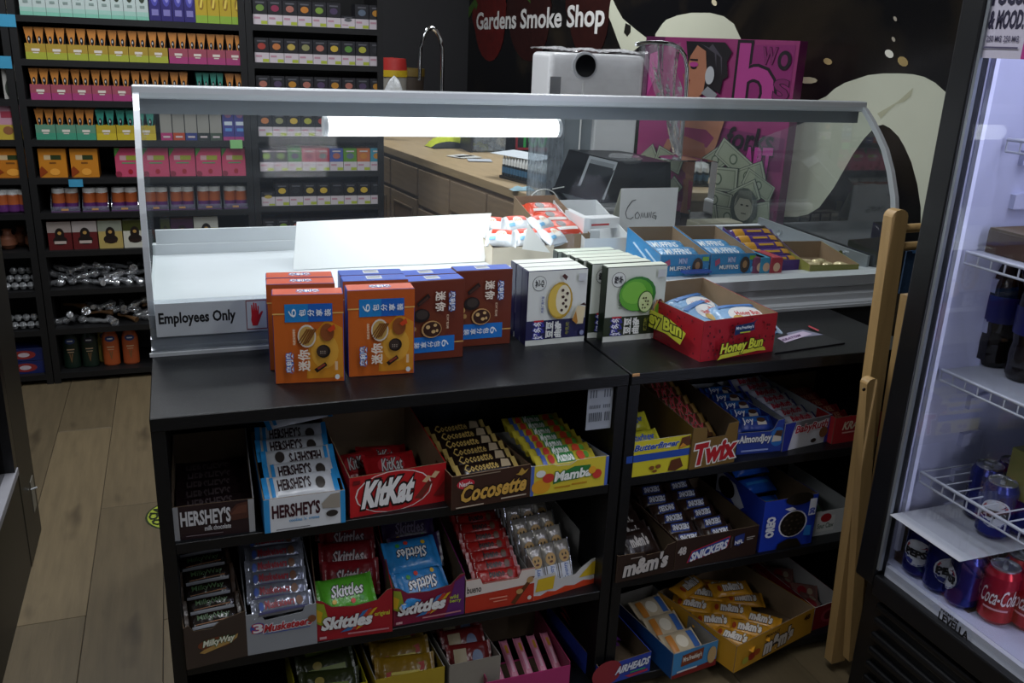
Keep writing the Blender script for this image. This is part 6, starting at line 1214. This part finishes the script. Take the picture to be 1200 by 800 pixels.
bar3(PY(990, 775, -.045) + V((.02, 0, 0)), PY(1066, 340, -.045), .028, .022, 'rear_rail')
for (px, py, r_) in ((1056, 268, .0095), (1056, 289, .0095)):
    a = PY(px, py, -.075); MB().tube([a, a + V((.16, 0, .004))], r_, PINE, 10).build('crossbar', t)
a = PY(1064, 294, -.07); c = PY(1064, 338, -.07)
MB().box(a.x - .004, -.072, c.z - .01, a.x + .12, -.068, a.z, mat('#24405e', .8, bump=.3)).build('canvas', t, 'blue canvas seat'); MB().tube([(a.x + .01, -.075, a.z + .004), (a.x + .13, -.075, a.z + .008)], .009, mat('#3a6a9a', .6), 8).build('canvas_roll', t, 'blue canvas roll')
a = PY(1012, 456, -.1225); MB().tube([a, a + V((0, -.002, 0))], .004, '#2a1c10', 8).build('screw_hole', t)

# ================================================================ DARK CASE AT THE LEFT EDGE, FLOOR STICKER
LXX = -.47
t = thing('dark_showcase', 'dark showcase at the left edge with a white rimmed low ledge', 'showcase', (0, 0, 0)); DKB = mat('#15140f', .45, var=.2)
MB().rbox(LXX - .6, .97, .0, LXX, 1.19, 1.9, DKB, .004).build('end_post', t); MB().box(LXX - .6, -.5, 0, LXX - .002, .97, .295, DKB).build('base_body', t)
MB().rbox(LXX - .6, -.5, .297, LXX + .003, .965, .318, mat('#8f8f96', .5), .002).build('ledge', t, 'white ledge'); MB().box(LXX - .03, -.5, .318, LXX - .024, .96, 1.6, glass('dark_glass', (.35, .33, .28), 1.0)).build('side_glass', t)
MB().box(LXX - .03, .93, .318, LXX, .97, 1.6, BLK).build('glass_frame', t)
p0, p1 = PX(36, 570, LXX + .001), PX(43, 619, LXX + .001); b = MB().box(LXX, min(p0.y, p1.y) - .0, .10, LXX + .0015, min(p0.y, p1.y) + .05, .20, '#77756c'); b.tube([(LXX + .004, 1.09, .185), (LXX + .02, 1.09, .19)], .003, ALU, 6); b.build('hinge_plate', t)
b = MB(); c = V((-.078, 1.175, .0006)); n_ = 30
for r_, cc_, zz_ in ((.098, '#26321c', 0), (.092, '#9aa83a', .0003), (.055, '#26321c', .0006)):
    b.add([c + V((r_ * math.cos(2 * math.pi * i / n_), r_ * math.sin(2 * math.pi * i / n_), zz_)) for i in range(n_)], [tuple(range(n_))], cc_)
mf = lambda a, b_, k: c + V((-math.cos((a - .5) * 2.2) * (.06 + .027 * b_), math.sin((a - .5) * 2.2) * (.06 + .027 * b_), .0016 + k))
art(b, mf, [('t', 'SOCIAL', 0, 0, 1, 1, '#1c2614', None, 0, 0, .03)]); o = b.build('floor_sticker'); meta(o, 'round yellow green sticker on the floor left of the counter', 'sticker')
# ceiling lamp housings
for l in [o for o in list(SC.objects) if o.type == 'LIGHT' and o.name.startswith('ceiling_light')]:
    h = MB(); x, y, _ = l.location; h.rbox(x - .15, y - .63, 2.73, x + .15, y + .63, 2.80, WHITEM, .004)
    o = h.build('ceiling_lamp'); meta(o, 'white fluorescent ceiling fitting', 'lamp', 'ceiling lamps')
